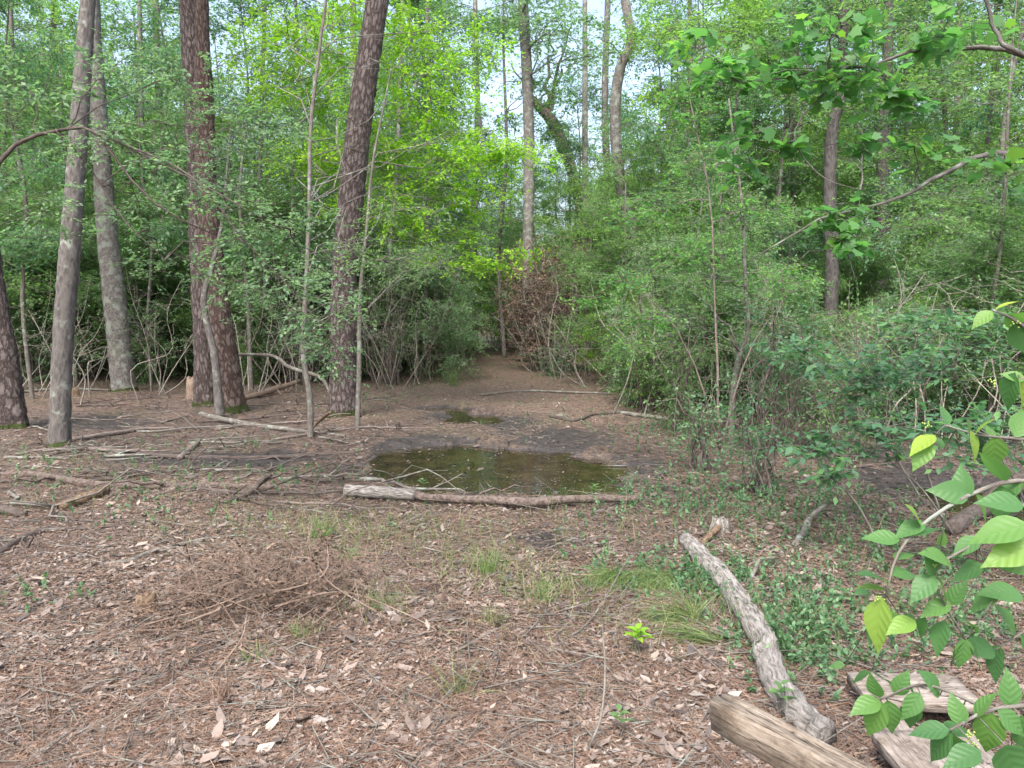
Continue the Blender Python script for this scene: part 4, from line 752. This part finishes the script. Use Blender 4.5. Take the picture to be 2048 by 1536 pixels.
# ---- beautyberry in the lower right corner
rg = np.random.RandomState(55); w, lf, be = MB(), MB(), MB()
stems = [([(2230, 1330, 1.35), (2180, 1010, 1.4), (2048, 962, 1.42), (1950, 985, 1.4), (1850, 1045, 1.38), (1795, 1110, 1.36), (1772, 1190, 1.34)], .0058, .0018),
         ([(2230, 1330, 1.35), (2200, 760, 1.45), (2110, 700, 1.45), (2030, 640, 1.45), (1985, 620, 1.45)], .006, .002), ([(2200, 900, 1.45), (2060, 880, 1.5), (1960, 870, 1.5), (1890, 850, 1.52)], .004, .0015),
         ([(2060, 1000, 1.3), (1960, 1080, 1.3), (1870, 1150, 1.28), (1930, 1280, 1.3)], .003, .0013), ([(2230, 1330, 1.35), (2100, 1400, 1.2), (1980, 1420, 1.15), (1900, 1460, 1.12)], .005, .0018),
         ([(1980, 1420, 1.15), (1850, 1370, 1.2), (1760, 1400, 1.25)], .003, .0013), ([(2180, 1150, 1.4), (2080, 1240, 1.4), (1990, 1300, 1.4)], .003, .0015), ([(2200, 760, 1.45), (2120, 740, 1.4), (2030, 760, 1.38)], .003, .0015)]
spaths = []
for pts, r0, r1 in stems:
    P = smooth_path([AT(*p) for p in pts], 18); tube(w, P, [r0, r1], 7, .03, 3); spaths.append(P)
# leaves: px, py of the leaf's base, direction in the picture (degrees, 0 right, 90 up), length px, depth, tone
BL = [(1765, 1195, -102, 135, 1.33, .98), (1772, 1180, 165, 70, 1.34, .85), (1775, 1165, 150, 78, 1.34, .3), (1782, 1150, 8, 68, 1.35, .55), (1790, 1120, 30, 55, 1.36, .4), (1800, 1080, 170, 90, 1.37, .35), (1810, 1070, 20, 85, 1.37, .35),
      (1840, 1050, 110, 60, 1.38, .5), (1850, 1045, 200, 80, 1.38, .3), (1930, 1000, 100, 90, 1.4, .4), (1940, 990, 170, 95, 1.4, .35), (1950, 985, -60, 90, 1.4, .4), (2010, 965, 120, 100, 1.42, .35), (2000, 970, -80, 110, 1.42, .3),
      (1870, 870, 210, 75, 1.5, .8), (1860, 880, 240, 80, 1.5, .6), (1895, 850, 100, 55, 1.52, .4), (1900, 850, -30, 75, 1.52, .4), (1940, 860, -70, 80, 1.5, .4), (1950, 870, 50, 65, 1.5, .7), (1990, 872, -90, 90, 1.5, .45), (2030, 875, 70, 80, 1.5, .4),
      (1985, 622, 215, 62, 1.45, .75), (1990, 620, 30, 60, 1.45, .85), (2010, 630, -20, 95, 1.45, .3), (2030, 645, -60, 90, 1.45, .35), (2030, 745, -110, 100, 1.38, .6), (2036, 750, -70, 95, 1.38, .7), (2050, 760, 160, 60, 1.38, .6),
      (2060, 1050, 190, 150, 1.2, .5), (2070, 1090, 198, 130, 1.2, .7), (2080, 1120, 185, 110, 1.22, .35), (1960, 1075, 210, 80, 1.3, .4), (1900, 1125, 150, 70, 1.28, .45), (1870, 1150, 225, 85, 1.28, .4), (1875, 1155, -60, 75, 1.28, .5),
      (1900, 1205, 200, 75, 1.29, .4), (1915, 1235, -20, 60, 1.3, .4), (1930, 1280, 230, 80, 1.3, .35), (1935, 1285, -50, 80, 1.3, .3), (1930, 1275, -95, 80, 1.3, .35), (1890, 1240, 250, 90, 1.3, .3), (1850, 1230, 250, 60, 1.3, .35),
      (1760, 1400, 200, 75, 1.25, .4), (1765, 1405, 245, 95, 1.25, .35), (1775, 1400, -80, 90, 1.25, .4), (1790, 1390, 60, 65, 1.24, .45), (1820, 1378, -60, 85, 1.22, .4), (1760, 1395, 120, 60, 1.25, .3),
      (1900, 1460, 180, 100, 1.12, .4), (1905, 1465, 225, 95, 1.12, .5), (1910, 1470, -70, 90, 1.12, .45), (1925, 1450, 110, 80, 1.13, .35), (1950, 1435, 60, 80, 1.14, .4), (1985, 1425, -100, 110, 1.15, .35), (2020, 1415, 90, 90, 1.17, .4),
      (1995, 1420, -40, 100, 1.15, .3), (2040, 1430, -70, 110, 1.15, .4), (1990, 1300, 170, 80, 1.4, .4), (1995, 1300, -100, 80, 1.4, .35), (2030, 1270, 110, 80, 1.4, .4), (2040, 1265, -60, 75, 1.4, .4), (2000, 1290, 250, 70, 1.4, .4),
      (1690, 1330, 180, 40, 1.5, .4), (1868, 1150, 100, 60, 1.28, .4), (1830, 1240, 200, 70, 1.3, .4), (1900, 1210, 60, 70, 1.3, .4), (1760, 1255, 230, 50, 1.35, .4), (1700, 1190, 140, 45, 1.4, .3), (1880, 1390, 120, 70, 1.2, .4), (1840, 1385, 240, 80, 1.2, .35), (1960, 1500, 200, 90, 1.1, .4), (2010, 1490, -70, 100, 1.1, .45), (1740, 1345, 200, 55, 1.45, .4), (1750, 1350, -20, 60, 1.45, .35), (2045, 960, 220, 90, 1.42, .4), (2048, 1010, 170, 110, 1.3, .4), (1970, 1130, 200, 90, 1.3, .4), (2000, 1180, 210, 90, 1.35, .35), (2045, 1190, 170, 100, 1.35, .4)]
r3 = np.random.RandomState(66)
for (px, py, an, L, d, tone) in list(BL):
    if r3.rand() < .15 and L < 110: BL.append((px + r3.randint(-50, 50), py + r3.randint(-30, 60), an + r3.randint(-70, 70), L * r3.uniform(.55, .9), d + .06, tone * .8))
P_, D_, N_, L_, R_ = [], [], [], [], []
camp = np.array([0, 0, CAMH])
for (px, py, an, L, d, tone) in BL:
    b = AT(px, py, d); t = AT(px + L * math.cos(math.radians(an)), py - L * math.sin(math.radians(an)), d + r3.uniform(-.03, .03)); ax_ = t - b
    P_.append(b); D_.append(ax_); L_.append(np.linalg.norm(ax_) * 1.0); R_.append(np.clip(tone * .75 + .03 + r3.randn() * .13, 0, 1))
    N_.append(nrm((camp - b)[None])[0] * .55 + np.array([0, 0, .8]) + r3.randn(3) * .25)
    j = min(((np.linalg.norm(q - b, axis=1).min(), k) for k, q in enumerate(spaths))); q = spaths[j[1]]; s_ = q[np.argmin(np.linalg.norm(q - b, axis=1))]
    sticks(w, s_[None], b[None], .0013, .0009)
P_ = np.array(P_); L_ = np.array(L_)
# finer leaf outline for these near leaves
def big_leaf():
    us = np.linspace(0, 1, 9); wd = np.array([0, .30, .46, .50, .47, .38, .25, .11, 0.0]); v = []; f4 = []
    for u, ww in zip(us, wd):
        dz = -.22 * u * u
        for k in (-1, -.5, 0, .5, 1): v.append([u, k * ww * 1.0, dz + .10 * abs(k) * ww + (.012 if k in (-.5, .5) and int(u * 8) % 2 else 0)])
    for i in range(8):
        for j in range(4): a = i * 5 + j; f4.append([a, a + 1, a + 6, a + 5])
    return (np.array(v), [np.array(f4)])
L_ = L_ * .84
leaves(lf, big_leaf(), P_, np.array(D_), np.array(N_) + r3.randn(len(P_), 3) * .18, L_, L_ * .58, np.array(R_))
for (px, py, d) in [(1755, 1195, 1.33), (1765, 1208, 1.33), (1855, 850, 1.5), (1985, 765, 1.38), (1945, 1485, 1.12), (1940, 1470, 1.12), (1865, 1125, 1.28), (2030, 645, 1.45)]:
    c = AT(px, py, d)
    for _ in range(12):
        q = c + r3.randn(3) * .004
        th = np.linspace(0, 2 * np.pi, 7)[:-1]; r0 = .0020; V = [q + [0, 0, r0]] + [q + np.array([math.cos(a) * r0, math.sin(a) * r0, 0]) for a in th] + [q - [0, 0, r0]]
        be.add(V, [np.array([[0, 1 + k, 1 + (k + 1) % 6] for k in range(6)] + [[7, 1 + (k + 1) % 6, 1 + k] for k in range(6)])])
bb = AT(2230, 1330, 1.35); bb[2] = hz(bb[0], bb[1]); tube(w, smooth_path([bb - [0, 0, .05], (bb + AT(2230, 1330, 1.35)) / 2 + [.03, 0, 0], AT(2230, 1330, 1.35)], 8), [.012, .0075], 7)
rt = root('beautyberry_bush', tuple(bb), 'bush with large pale green leaves and unripe berries, lower right corner', 'bush')
w.build('stem', M['stem'], rt, smooth=True, loc=bb); lf.build('foliage', M['berryleaf'], rt, smooth=True, loc=bb); be.build('berry_cluster', M['berry'], rt, smooth=True, loc=bb)

# ================================================================== LOGS, BRANCHES, STUMPS
def log(name, pts, wid, m, label, cat, seed=1, side=(), rough=.05, sides=14, lift=0.5, n=30, group=None, ends=None, zoff=None, deps=None):
    """pts: (px,py) of the centre line on the ground; wid: widths in px along it"""
    P = []; R = []
    for i, ((px, py), wp) in enumerate(zip(pts, wid)):
        if deps:
            q = AT(px, py, deps[i]); P.append(q); R.append(wp / 2 * q[1] / FPX); continue
        q = G(px, py, .05); rr = wp / 2 * q[1] / FPX; z = hz(q[0], q[1]) + rr * (2 * lift - .1) * .9 + (zoff[i] if zoff else 0); q = G(px, py, z); P.append(q); R.append(rr)
    P = smooth_path(P, n); rg = np.random.RandomState(seed); mb = MB(); c = P[0].copy()
    P[1:-1] += rg.randn(n - 2, 3) * .06 * np.mean(R)
    tube(mb, P, R, sides, rough, seed)
    for (f, dx, dy, dz, r0) in side:
        a = P[int(f * (n - 1))]; tube(mb, branch_path(rg, a, a + np.array([dx, dy, dz]), 7, .08, .05), [r0, r0 * .3], 6, cap=True)
    c[2] = hz(c[0], c[1]); o = mb.build(name, M[m] if isinstance(m, str) else m, smooth=True, loc=c); return tag(o, label, cat, group)
log('fallen_log', [(1372, 1078), (1400, 1110), (1440, 1150), (1480, 1205), (1520, 1270), (1540, 1330), (1560, 1380), (1600, 1430), (1650, 1480)], [30, 36, 42, 48, 52, 54, 58, 60, 66], 'log_grey',
    'thick pale grey rough-barked log in the right foreground', 'log', 2, rough=.05, sides=22, n=60)
log('fallen_log', [(695, 983), (790, 987), (870, 996), (980, 1000), (1060, 1004), (1160, 998), (1280, 998)], [16, 19, 15, 17, 20, 16, 12], 'log_brown',
    'long slender brown log lying along the near bank of the puddle', 'log', 3, side=[(.45, .5, .25, .05, .012)], rough=.05, n=50, zoff=[.03, .03, .03, .03, .04, .04, .04])
log('fallen_log', [(690, 980), (750, 984), (830, 990)], [23, 25, 22], 'log_grey', 'short white bark-stripped end overlapping the slender bank log', 'log', 4, n=14, zoff=[.035, .035, .03])
log('fallen_log', [(0, 950), (60, 948), (120, 958), (180, 968), (230, 970), (330, 972), (420, 970), (520, 974), (610, 972)], [12, 14, 15, 17, 14, 15, 13, 14, 8], 'log_brown',
    'long curved brown log crossing the left side of the clearing', 'log', 5, side=[(.25, -.3, -.5, .03, .02), (.65, -.5, -.45, .06, .018), (.5, .4, .5, .05, .012)], n=50)
log('fallen_log', [(120, 1015), (160, 1000), (200, 985), (215, 978)], [16, 22, 22, 12], 'rot', 'short rotten broken log under the curved brown log', 'log', 6, rough=.1, n=16)
log('fallen_log', [(-30, 1010), (20, 1022), (50, 1030)], [22, 20, 14], 'dark_bark', 'stub of dark log cut off by the left edge', 'log', 7, n=12)
log('fallen_branch', [(-20, 1120), (30, 1085), (80, 1062), (150, 1058), (210, 1054), (290, 1052)], [16, 14, 11, 9, 8, 5], 'dark_bark', 'dark curving branch below the curved log at the left edge', 'branch', 8, side=[(.25, .3, -.3, .02, .012)])
log('fallen_branch', [(200, 1130), (260, 1122), (300, 1105), (350, 1092), (410, 1078), (480, 1070)], [8, 12, 12, 9, 7, 4], 'stem', 'lichen-pale branch lying above the brush pile', 'branch', 9, side=[(.4, .4, -.1, .02, .01)])
log('fallen_branch', [(400, 828), (450, 840), (520, 852), (600, 862), (690, 872)], [11, 12, 10, 9, 5], 'stem', 'branch lying at the foot of the crossing pines', 'branch', 10)
log('fallen_branch', [(140, 880), (220, 868), (290, 858), (350, 856)], [10, 10, 8, 5], 'twig', 'straight branch beside the foot of the nearest grey trunk', 'branch', 11)
log('fallen_branch', [(130, 895), (240, 902), (330, 912), (450, 916), (600, 912), (720, 905)], [9, 10, 10, 9, 8, 5], 'dark_bark', 'long dark branch lying in the wet channel left of the puddle', 'branch', 12, rough=.06)
log('fallen_branch', [(360, 915), (385, 895), (400, 880)], [12, 11, 8], 'twig', 'short stub branch crossing the dark channel branch', 'branch', 13)
log('fallen_branch', [(40, 785), (120, 778), (220, 780)], [6, 6, 4], 'stem', 'pale stick lying behind the nearest grey trunk', 'branch', 14)
log('fallen_branch', [(440, 1005), (490, 990), (520, 965), (540, 950)], [8, 12, 12, 10], 'dark_bark', 'dark forked branch propped over the right end of the curved log', 'branch', 15, zoff=[0, .02, .1, .18], side=[(.8, .5, .1, -.05, .012)])
log('fallen_branch', [(1240, 825), (1290, 832), (1330, 838), (1390, 850)], [8, 9, 9, 6], 'stem', 'pale curved branch on the litter right of the small upper pool', 'branch', 16)
log('fallen_branch', [(1100, 832), (1150, 840), (1190, 828), (1240, 826)], [6, 8, 6, 4], 'dark_bark', 'dark twisted branch on the litter between pool and pale branch', 'branch', 17)
log('fallen_branch', [(1490, 1175), (1510, 1140), (1520, 1120), (1550, 1115)], [9, 9, 8, 5], 'stem', 'bent pale branch right of the thick grey log', 'branch', 18, zoff=[0, .03, .06, .08])
log('fallen_branch', [(1590, 1090), (1610, 1060), (1620, 1035), (1650, 1010)], [14, 15, 12, 8], 'stem', 'mossy pale branch standing out of the green cover, right', 'branch', 19, zoff=[0, .02, .05, .1])
log('fallen_branch', [(1405, 1088), (1420, 1070), (1437, 1055)], [10, 12, 13], 'rot', 'split orange-brown branch stub at the far end of the thick grey log', 'branch', 20, zoff=[0, .03, .06])
log('fallen_branch', [(550, 1110), (620, 1130), (690, 1145), (760, 1150)], [5, 6, 5, 3], 'stem', 'thin straight branch right of the brush pile', 'branch', 21)
log('fallen_branch', [(780, 1170), (830, 1162), (880, 1155), (920, 1160)], [6, 9, 8, 4], 'twig', 'short dark branch in the grass right of the brush pile', 'branch', 22)
log('fallen_branch', [(725, 1325), (765, 1345), (800, 1365)], [4, 5, 3], 'stem', 'short straight stick in the foreground litter', 'branch', 23)
log('fallen_branch', [(1000, 1325), (1080, 1330), (1160, 1318)], [4, 5, 3], 'dark_bark', 'dark stick lying across the foreground centre', 'branch', 24)
log('fallen_branch', [(1100, 1290), (1180, 1240), (1260, 1110)], [3, 3, 2], 'stem', 'thin leaning stem in the centre foreground', 'branch', 25, zoff=[0, .03, .1])
log('fallen_branch', [(1170, 1510), (1200, 1440), (1210, 1350), (1205, 1250)], [5, 5, 4, 2], 'stem', 'thin upright bare stem in the foreground centre', 'branch', 26, zoff=[0, .12, .26, .42])
log('fallen_branch', [(1900, 1060), (1960, 1020), (2048, 960), (2120, 915)], [34, 36, 38, 36], 'dark_bark', 'dark wet log slanting across the muddy stream, right edge', 'branch', 27, n=24, zoff=[.0, .08, .16, .2])
log('fallen_branch', [(1700, 935), (1760, 930), (1800, 940)], [7, 8, 5], 'dark_bark', 'dark stick at the near side of the muddy stream', 'branch', 28)
log('fallen_branch', [(960, 790), (1050, 782), (1160, 785), (1230, 787)], [4, 5, 5, 3], 'stem', 'long pale stick lying across the trail', 'branch', 29)
log('fallen_branch', [(1075, 620), (1095, 690), (1125, 745), (1175, 778)], [2, 2, 3, 3], 'stem', 'pale arching dead stem beside the trail', 'branch', 30, deps=[16, 16, 16, 16])
log('fallen_branch', [(590, 895), (630, 850), (660, 825)], [5, 6, 5], 'rot', 'yellowish stick leaning against the leaning pine', 'branch', 31, zoff=[0, .1, .35])
# split log and arching root between the pines
log('split_log', [(485, 798), (540, 782), (600, 762)], [9, 12, 7], 'brush', 'split half-rotten log propped up between the pines', 'log', 32, zoff=[0, .05, .18], rough=.12, n=18, side=[(.6, .25, -.1, -.25, .03)])
log('fallen_branch', [(470, 708), (545, 712), (580, 735), (640, 755), (662, 790)], [5, 7, 8, 8, 5], 'stem', 'arched bare branch bridging the split log', 'branch', 33, deps=[13.4, 13.4, 13.3, 13.3, 13.2])
def stump(px, py, w_, h_, label, d=None, m='rot', seed=1, jag=.35):
    c = G(px, py); r0 = w_ / 2 * c[1] / FPX; H_ = h_ * c[1] / FPX; rg = np.random.RandomState(seed); mb = MB(); n = 14; a = np.linspace(0, 6.283, n, endpoint=False)
    gz = hz(c[0], c[1]); V = []; lv = [(-.06, 1.25), (H_ * .2, 1.05), (H_ * .6, .95), (H_, .85), (H_ * .93, .6), (H_ * .7, .3)]; j = rg.rand(n) * jag
    for k, (z, f) in enumerate(lv):
        for q in range(n): V.append([math.cos(a[q]) * r0 * f * (1 + rg.randn() * .05), math.sin(a[q]) * r0 * f * (1 + rg.randn() * .05), z * (1 - j[q] * (k > 1))])
    F = [[k * n + q, k * n + (q + 1) % n, (k + 1) * n + (q + 1) % n, (k + 1) * n + q] for k in range(5) for q in range(n)]
    V.append([0, 0, lv[-1][0] * .8]); fs = [np.array(F), np.array([[5 * n + q, 5 * n + (q + 1) % n, 6 * n] for q in range(n)])]
    mb.add(V, fs); o = mb.build('tree_stump', M[m], smooth=False); o.location = (c[0], c[1], gz); tag(o, label, 'stump')
stump(385, 800, 22, 50, 'tall jagged broken stump left of the crossing pines', seed=2, m='brush')
stump(1440, 1062, 38, 32, 'pale weathered stump at the far end of the thick grey log', m='log_grey', seed=3)
stump(140, 795, 34, 22, 'low rotten stump just behind the nearest grey trunk', seed=4)
stump(295, 1240, 44, 50, 'small yellowish rotten stump left of the brush pile', seed=5)

rb = np.random.RandomState(333)
for i in range(62):
    px, py = rb.uniform(-20, 720), rb.uniform(790, 1000); q = G(px, py); L = rb.uniform(.4, 1.7); a = rb.randn() * .5; r0 = rb.uniform(.008, .022)
    e = q + np.array([math.cos(a) * L, math.sin(a) * L, 0]); P = branch_path(rb, q, e, 10, 0, .025); P[:, 2] = Hh(P[:, 0], P[:, 1]) + r0 * .7 + np.linspace(0, 1, 10) * rb.uniform(0, .06)
    mb = MB(); tube(mb, P, [r0, r0 * .3], 7, .06, i)
    for k in range(2): a2 = P[rb.randint(3, 7)]; tube(mb, branch_path(rb, a2, a2 + np.array([L * .3 * rb.randn(), L * .3 * rb.randn(), .05]), 5, .1, .05), [r0 * .5, r0 * .15], 5)
    tag(mb.build('fallen_branch', M[['dark_bark', 'twig', 'stem'][i % 3]], smooth=True, loc=P[0].copy()), 'bare dead branch lying among many on the litter left of the puddle', 'branch', 'dead branches left of the puddle')
# ---- brush pile
c = G(560, 1225); rg = np.random.RandomState(91); w, lf = MB(), MB(); n = 620
def pile_h(x, y): return .38 * np.exp(-((x / .6) ** 2 + (y / .45) ** 2))
x = rg.randn(n) * .36; y = rg.randn(n) * .24; h = pile_h(x, y); z = rg.rand(n) * h
a = rg.rand(n) * 6.283; L = rg.uniform(.12, .45, n); D = np.stack([np.cos(a), np.sin(a), rg.randn(n) * .5 + .15], -1); A = np.stack([x, y, z], -1) - D * L[:, None] / 2; B = A + D * L[:, None]
gzp = hz(c[0], c[1]); A[:, 2] = np.maximum(A[:, 2], Hh(A[:, 0] + c[0], A[:, 1] + c[1]) - gzp + .005); B[:, 2] = np.maximum(B[:, 2], Hh(B[:, 0] + c[0], B[:, 1] + c[1]) - gzp + .005)
Mi = (A + B) / 2 + rg.randn(n, 3) * .02; rr = rg.uniform(.0009, .0026, n); sticks(w, A, Mi, rr, rr * .8); sticks(w, Mi, B, rr * .8, rr * .4)
for pts, r0 in [([(-.45, -.35, .02), (-.1, -.2, .12), (.25, -.1, .2), (.2, .25, .3)], .007), ([(.05, -.25, .1), (.35, -.1, .12), (.7, -.22, .05), (1.0, -.5, .01)], .006), ([(-.05, -.9, .01), (.0, -.6, .08), (-.02, -.45, .14)], .005),
                ([(-.1, .1, .2), (.15, .05, .25), (.3, -.1, .16), (.62, -.3, .06)], .006), ([(-.6, -.3, .02), (-.2, -.15, .1), (.1, .1, .25)], .005), ([(-.02, -.62, .06), (.25, -.8, .03), (.45, -.95, .01)], .005)]:
    tube(w, smooth_path(np.array(pts), 14), [r0, r0 * .5], 6, .04, 3)
q = rg.randint(0, n, 330); P0 = Mi[q]; twig_sprays(w, lf, rg, P0, rg.randn(330, 3), .09, 7, .032, tilt=1.2, rb=.5, tr=.001)
rt = root('brush_pile', (c[0], c[1], gzp), 'tangled pile of bare brown twigs with dead leaves in the left foreground', 'brush pile')
w.build('twigs', M['brush'], rt); lf.build('foliage', M['deadbrown'], rt)
rt.children[0].name = 'twig_tangle'

# ---- fallen green pine-needle sprays and tufts
def needle_tuft(name, px, py, label, cat, m, n, L, spread, seed, bias=(0, 0), group=None, wd=.0028, up=.3):
    c = G(px, py); gz = hz(c[0], c[1]); r = np.random.RandomState(seed)
    D = r.randn(n, 3) * spread + np.array([bias[0], bias[1], up]); D[:, 2] = np.abs(D[:, 2]) + .03; a = r.rand(n) * 6.28
    mb = MB(); leaves(mb, T_BLADE, r.randn(n, 3) * [.03, .03, .0] + [0, 0, .01], D, np.array([0, 0, 1.]) + r.randn(n, 3) * .5, r.uniform(L * .6, L, n), wd, np.clip(.5 + r.randn(n) * .25, 0, 1))
    o = mb.build(name, M[m]); o.location = (c[0], c[1], gz); return tag(o, label, cat, group)
needle_tuft('pine_sprig', 1240, 1150, 'left green pine-needle sprig left of the grey log', 'pine sprig', 'grass', 225, .42, .2, 1, (-.5, -.75), up=.1)
needle_tuft('pine_sprig', 1290, 1145, 'middle green pine-needle sprig left of the grey log', 'pine sprig', 'grass', 255, .42, .2, 2, (-.3, -.9), up=.12)
needle_tuft('pine_sprig', 1345, 1155, 'large green pine-needle sprig touching the grey log', 'pine sprig', 'grass', 270, .42, .2, 3, (-.6, -.8), up=.12)
needle_tuft('pine_sprig', 1385, 1235, 'green pine-needle sprig beside the middle of the grey log', 'pine sprig', 'grass', 135, .42, .2, 4, (-.5, -.2), up=.12)
needle_tuft('pine_sprig', 1440, 1290, 'flattened pine-needle sprig against the grey log bend', 'pine sprig', 'grass', 135, .42, .2, 5, (-.9, .1), up=.05)
for i, (px, py, n, L, lab) in enumerate([(920, 1400, 46, .2, 'upright grass tuft in the foreground centre-left'), (510, 1345, 40, .12, 'small grass tuft just below the brush pile'), (640, 1075, 130, .2, 'wide grass tuft above the brush pile'),
        (975, 1150, 110, .2, 'grass tuft right of the short dark branch'), (1085, 1210, 60, .2, 'grass tuft in the middle foreground'), (905, 770, 160, .5, 'tall weedy tuft in the middle of the trail'), (760, 1240, 50, .14, 'flat grass tuft on the right of the brush pile'),
        (690, 1120, 50, .16, 'small grass tuft behind the brush pile'), (1390, 1240, 40, .25, 'bent grass tuft by the grey log'), (440, 1430, 60, .16, 'straw-coloured needle tuft at lower left'), (610, 1290, 60, .12, 'needle tuft at the lower edge of the brush pile'), (985, 1260, 50, .13, 'thin tuft in the litter left of the bright seedling')]):
    needle_tuft('grass_tuft', px, py, lab, 'grass tuft', 'dryneedle' if 'straw' in lab else 'grass', n, L, .35, 20 + i, (0, 0), up=.75)
def plantlet(px, py, h, n, ls, label, m, seed):
    c = G(px, py); gz = hz(c[0], c[1]); r = np.random.RandomState(seed); w, lf = MB(), MB(); P = branch_path(r, (0, 0, -.01), (.01, 0, h), 5, 0, .03); tube(w, P, [.003, .0015], 5)
    a = np.arange(n) * 2.4; D = np.stack([np.cos(a), np.sin(a), .35 + 0 * a], -1); zz = h * (.55 + .45 * np.arange(n) / n)
    leaves(lf, T_OVAL, np.stack([0 * a, 0 * a, zz], -1), D, np.array([0, 0, 1.]) + r.randn(n, 3) * .15, ls * (1.1 - .4 * np.arange(n) / n), ls * .4, .5 + r.randn(n) * .1)
    rt = root('seedling', (c[0], c[1], gz), label, 'seedling'); w.build('stem', M['stem'], rt); lf.build('foliage', M[m], rt)
plantlet(1275, 1320, .13, 12, .075, 'small bright green seedling in the centre foreground litter', 'bright', 1)
plantlet(1240, 1500, .12, 7, .05, 'tiny seedling at the bottom edge left of the timber beam', 'mid', 2)
plantlet(510, 915, .2, 9, .06, 'lone seedling at the edge of the dark channel', 'mid', 3)
plantlet(1190, 985, .14, 10, .06, 'seedling on the near shore of the puddle', 'mid', 4)
plantlet(845, 968, .12, 8, .06, 'seedling on the near left shore of the puddle', 'mid', 5)
plantlet(1560, 1440, .16, 9, .06, 'seedling growing between the grey log and the beam', 'mid', 6)

# ---- timber beam on its post, and the boards
def box(mb, lx, ly, lz, seed=0, wob=.004, c=(0, 0, 0)):
    n = 22; r = np.random.RandomState(seed); V = []
    prof = []                                       # bevelled section
    b = min(ly, lz) * .09
    for (y, z) in [(-ly / 2 + b, -lz / 2), (ly / 2 - b, -lz / 2), (ly / 2, -lz / 2 + b), (ly / 2, lz / 2 - b), (ly / 2 - b, lz / 2), (ly * .1, lz / 2), (ly * .07, lz / 2 - b * .8), (ly * .03, lz / 2), (-ly / 2 + b, lz / 2), (-ly / 2, lz / 2 - b), (-ly / 2, -lz / 2 + b)]: prof.append((y, z))
    m = len(prof); off = np.cumsum(r.randn(n, m) * wob * .25, 0) * .4
    for i in range(n):
        x = (i / (n - 1) - .5) * lx; s = .96 if i in (0, n - 1) else 1
        for k, (y, z) in enumerate(prof): V.append([c[0] + x + (r.randn() * wob if i in (0, n - 1) else 0), c[1] + y * s + off[i, k] * .5 + r.randn() * wob * .2, c[2] + z * s + off[i, k] * .5 + r.randn() * wob * .2])
    F = [[i * m + k, i * m + (k + 1) % m, (i + 1) * m + (k + 1) % m, (i + 1) * m + k] for i in range(n - 1) for k in range(m)]
    mb.add(V, [np.array(F), np.array([list(range(m))[::-1]]), np.array([[(n - 1) * m + k for k in range(m)]])])
a = G(1440, 1392, .42); b = G(1800, 1580, .42); dv = b - a; L = 1.9; yaw = math.atan2(dv[1], dv[0]); u = nrm(dv[None])[0]; cc = a + u * L / 2
rt = root('timber_rail', (cc[0], cc[1], hz(cc[0], cc[1])), 'thick weathered wooden beam on a post at the bottom right', 'wooden rail', rz=yaw)
mb = MB(); box(mb, L, .092, .10, 3, .004); o = mb.build('beam', M['timber'], rt); o.location = (0, 0, .42 - .05 - rt.location.z)
mb = MB(); box(mb, .42, .08, .09, 4, .004); o = mb.build('post', M['boards'], rt); o.rotation_euler = (0, math.radians(90), 0); o.location = (-.68, .0, .11)
# boards of the small walkway
e0 = G(1680, 1345, .10); e1 = G(1745, 1536, .10); f0 = G(1885, 1345, .10)
along = nrm((e1 - e0)[None])[0]; acr = nrm((f0 - e0)[None])[0]; yb = math.atan2(acr[1], acr[0])
rt = root('boardwalk', (e0[0], e0[1], 0), 'grey weathered wooden boards laid as a step beside the beam', 'boardwalk', rz=yb)
inv = np.array([[math.cos(yb), math.sin(yb)], [-math.sin(yb), math.cos(yb)]])
for k, (px, py, sx_, sy_, rz_) in enumerate([(1682, 1346, .43, .25, -4), (1728, 1462, .36, .75, 0)]):
    p = G(px, py, .10); q = inv @ (p[:2] - e0[:2]); mb = MB()
    if k == 0: box(mb, sx_, sy_, .04, 10, .002)
    else: box(mb, sy_, sx_, .04, 11, .002)
    o = mb.build('board', M['boards'], rt); o.rotation_euler = (0, 0, math.radians(rz_ + (90 if k else 0))); o.location = (q[0] + sx_ / 2 + .02, q[1] - sy_ / 2, .08 + .003 * k)
mb = MB(); box(mb, .9, .09, .08, 20, .002); o = mb.build('joist', M['boards'], rt); o.rotation_euler = (0, 0, math.radians(90)); q = inv @ (G(1760, 1400, .1)[:2] - e0[:2]); o.location = (q[0] + .02, q[1] - .3, .018)


# a few dry leaves and needles lying on the boards
bpy.context.view_layer.update()
rl = np.random.RandomState(404); mb = MB()
for ob in [o for o in bpy.data.objects if o.name.split('.')[0] == 'board']:
    V = np.array([ob.matrix_world @ v.co for v in ob.data.vertices]); x0, y0 = V[:, 0].min() + .05, V[:, 1].min() + .05; x1, y1 = V[:, 0].max() - .05, V[:, 1].max() - .05; n = 40
    P = np.stack([rl.uniform(x0, x1, n), rl.uniform(y0, y1, n), np.full(n, V[:, 2].max() + .003)], -1)
    iv = ob.matrix_world.inverted(); B_ = np.array([c[:] for c in ob.bound_box]); lo, hi = B_.min(0) + .02, B_.max(0) - .02
    k = np.array([lo[0] < (iv @ Vector(p)).x < hi[0] and lo[1] < (iv @ Vector(p)).y < hi[1] for p in P]); P = P[k]; n = len(P); a = rl.rand(n) * 6.28
    D = np.stack([np.cos(a), np.sin(a), 0 * a], -1); nd = rl.rand(n) < .5; Nn = np.array([0, 0, 1.]) + rl.randn(n, 3) * .12
    leaves(mb, T_LIT, P[nd], D[nd], Nn[nd], .035, .012, rl.uniform(.3, .9, nd.sum())); leaves(mb, T_NEED, P[~nd], D[~nd], Nn[~nd], .10, .002, .5)
tag(mb.build('board_litter', M['litter']), 'dry leaves and pine needles lying on the grey boards', 'leaf litter', kind='stuff')
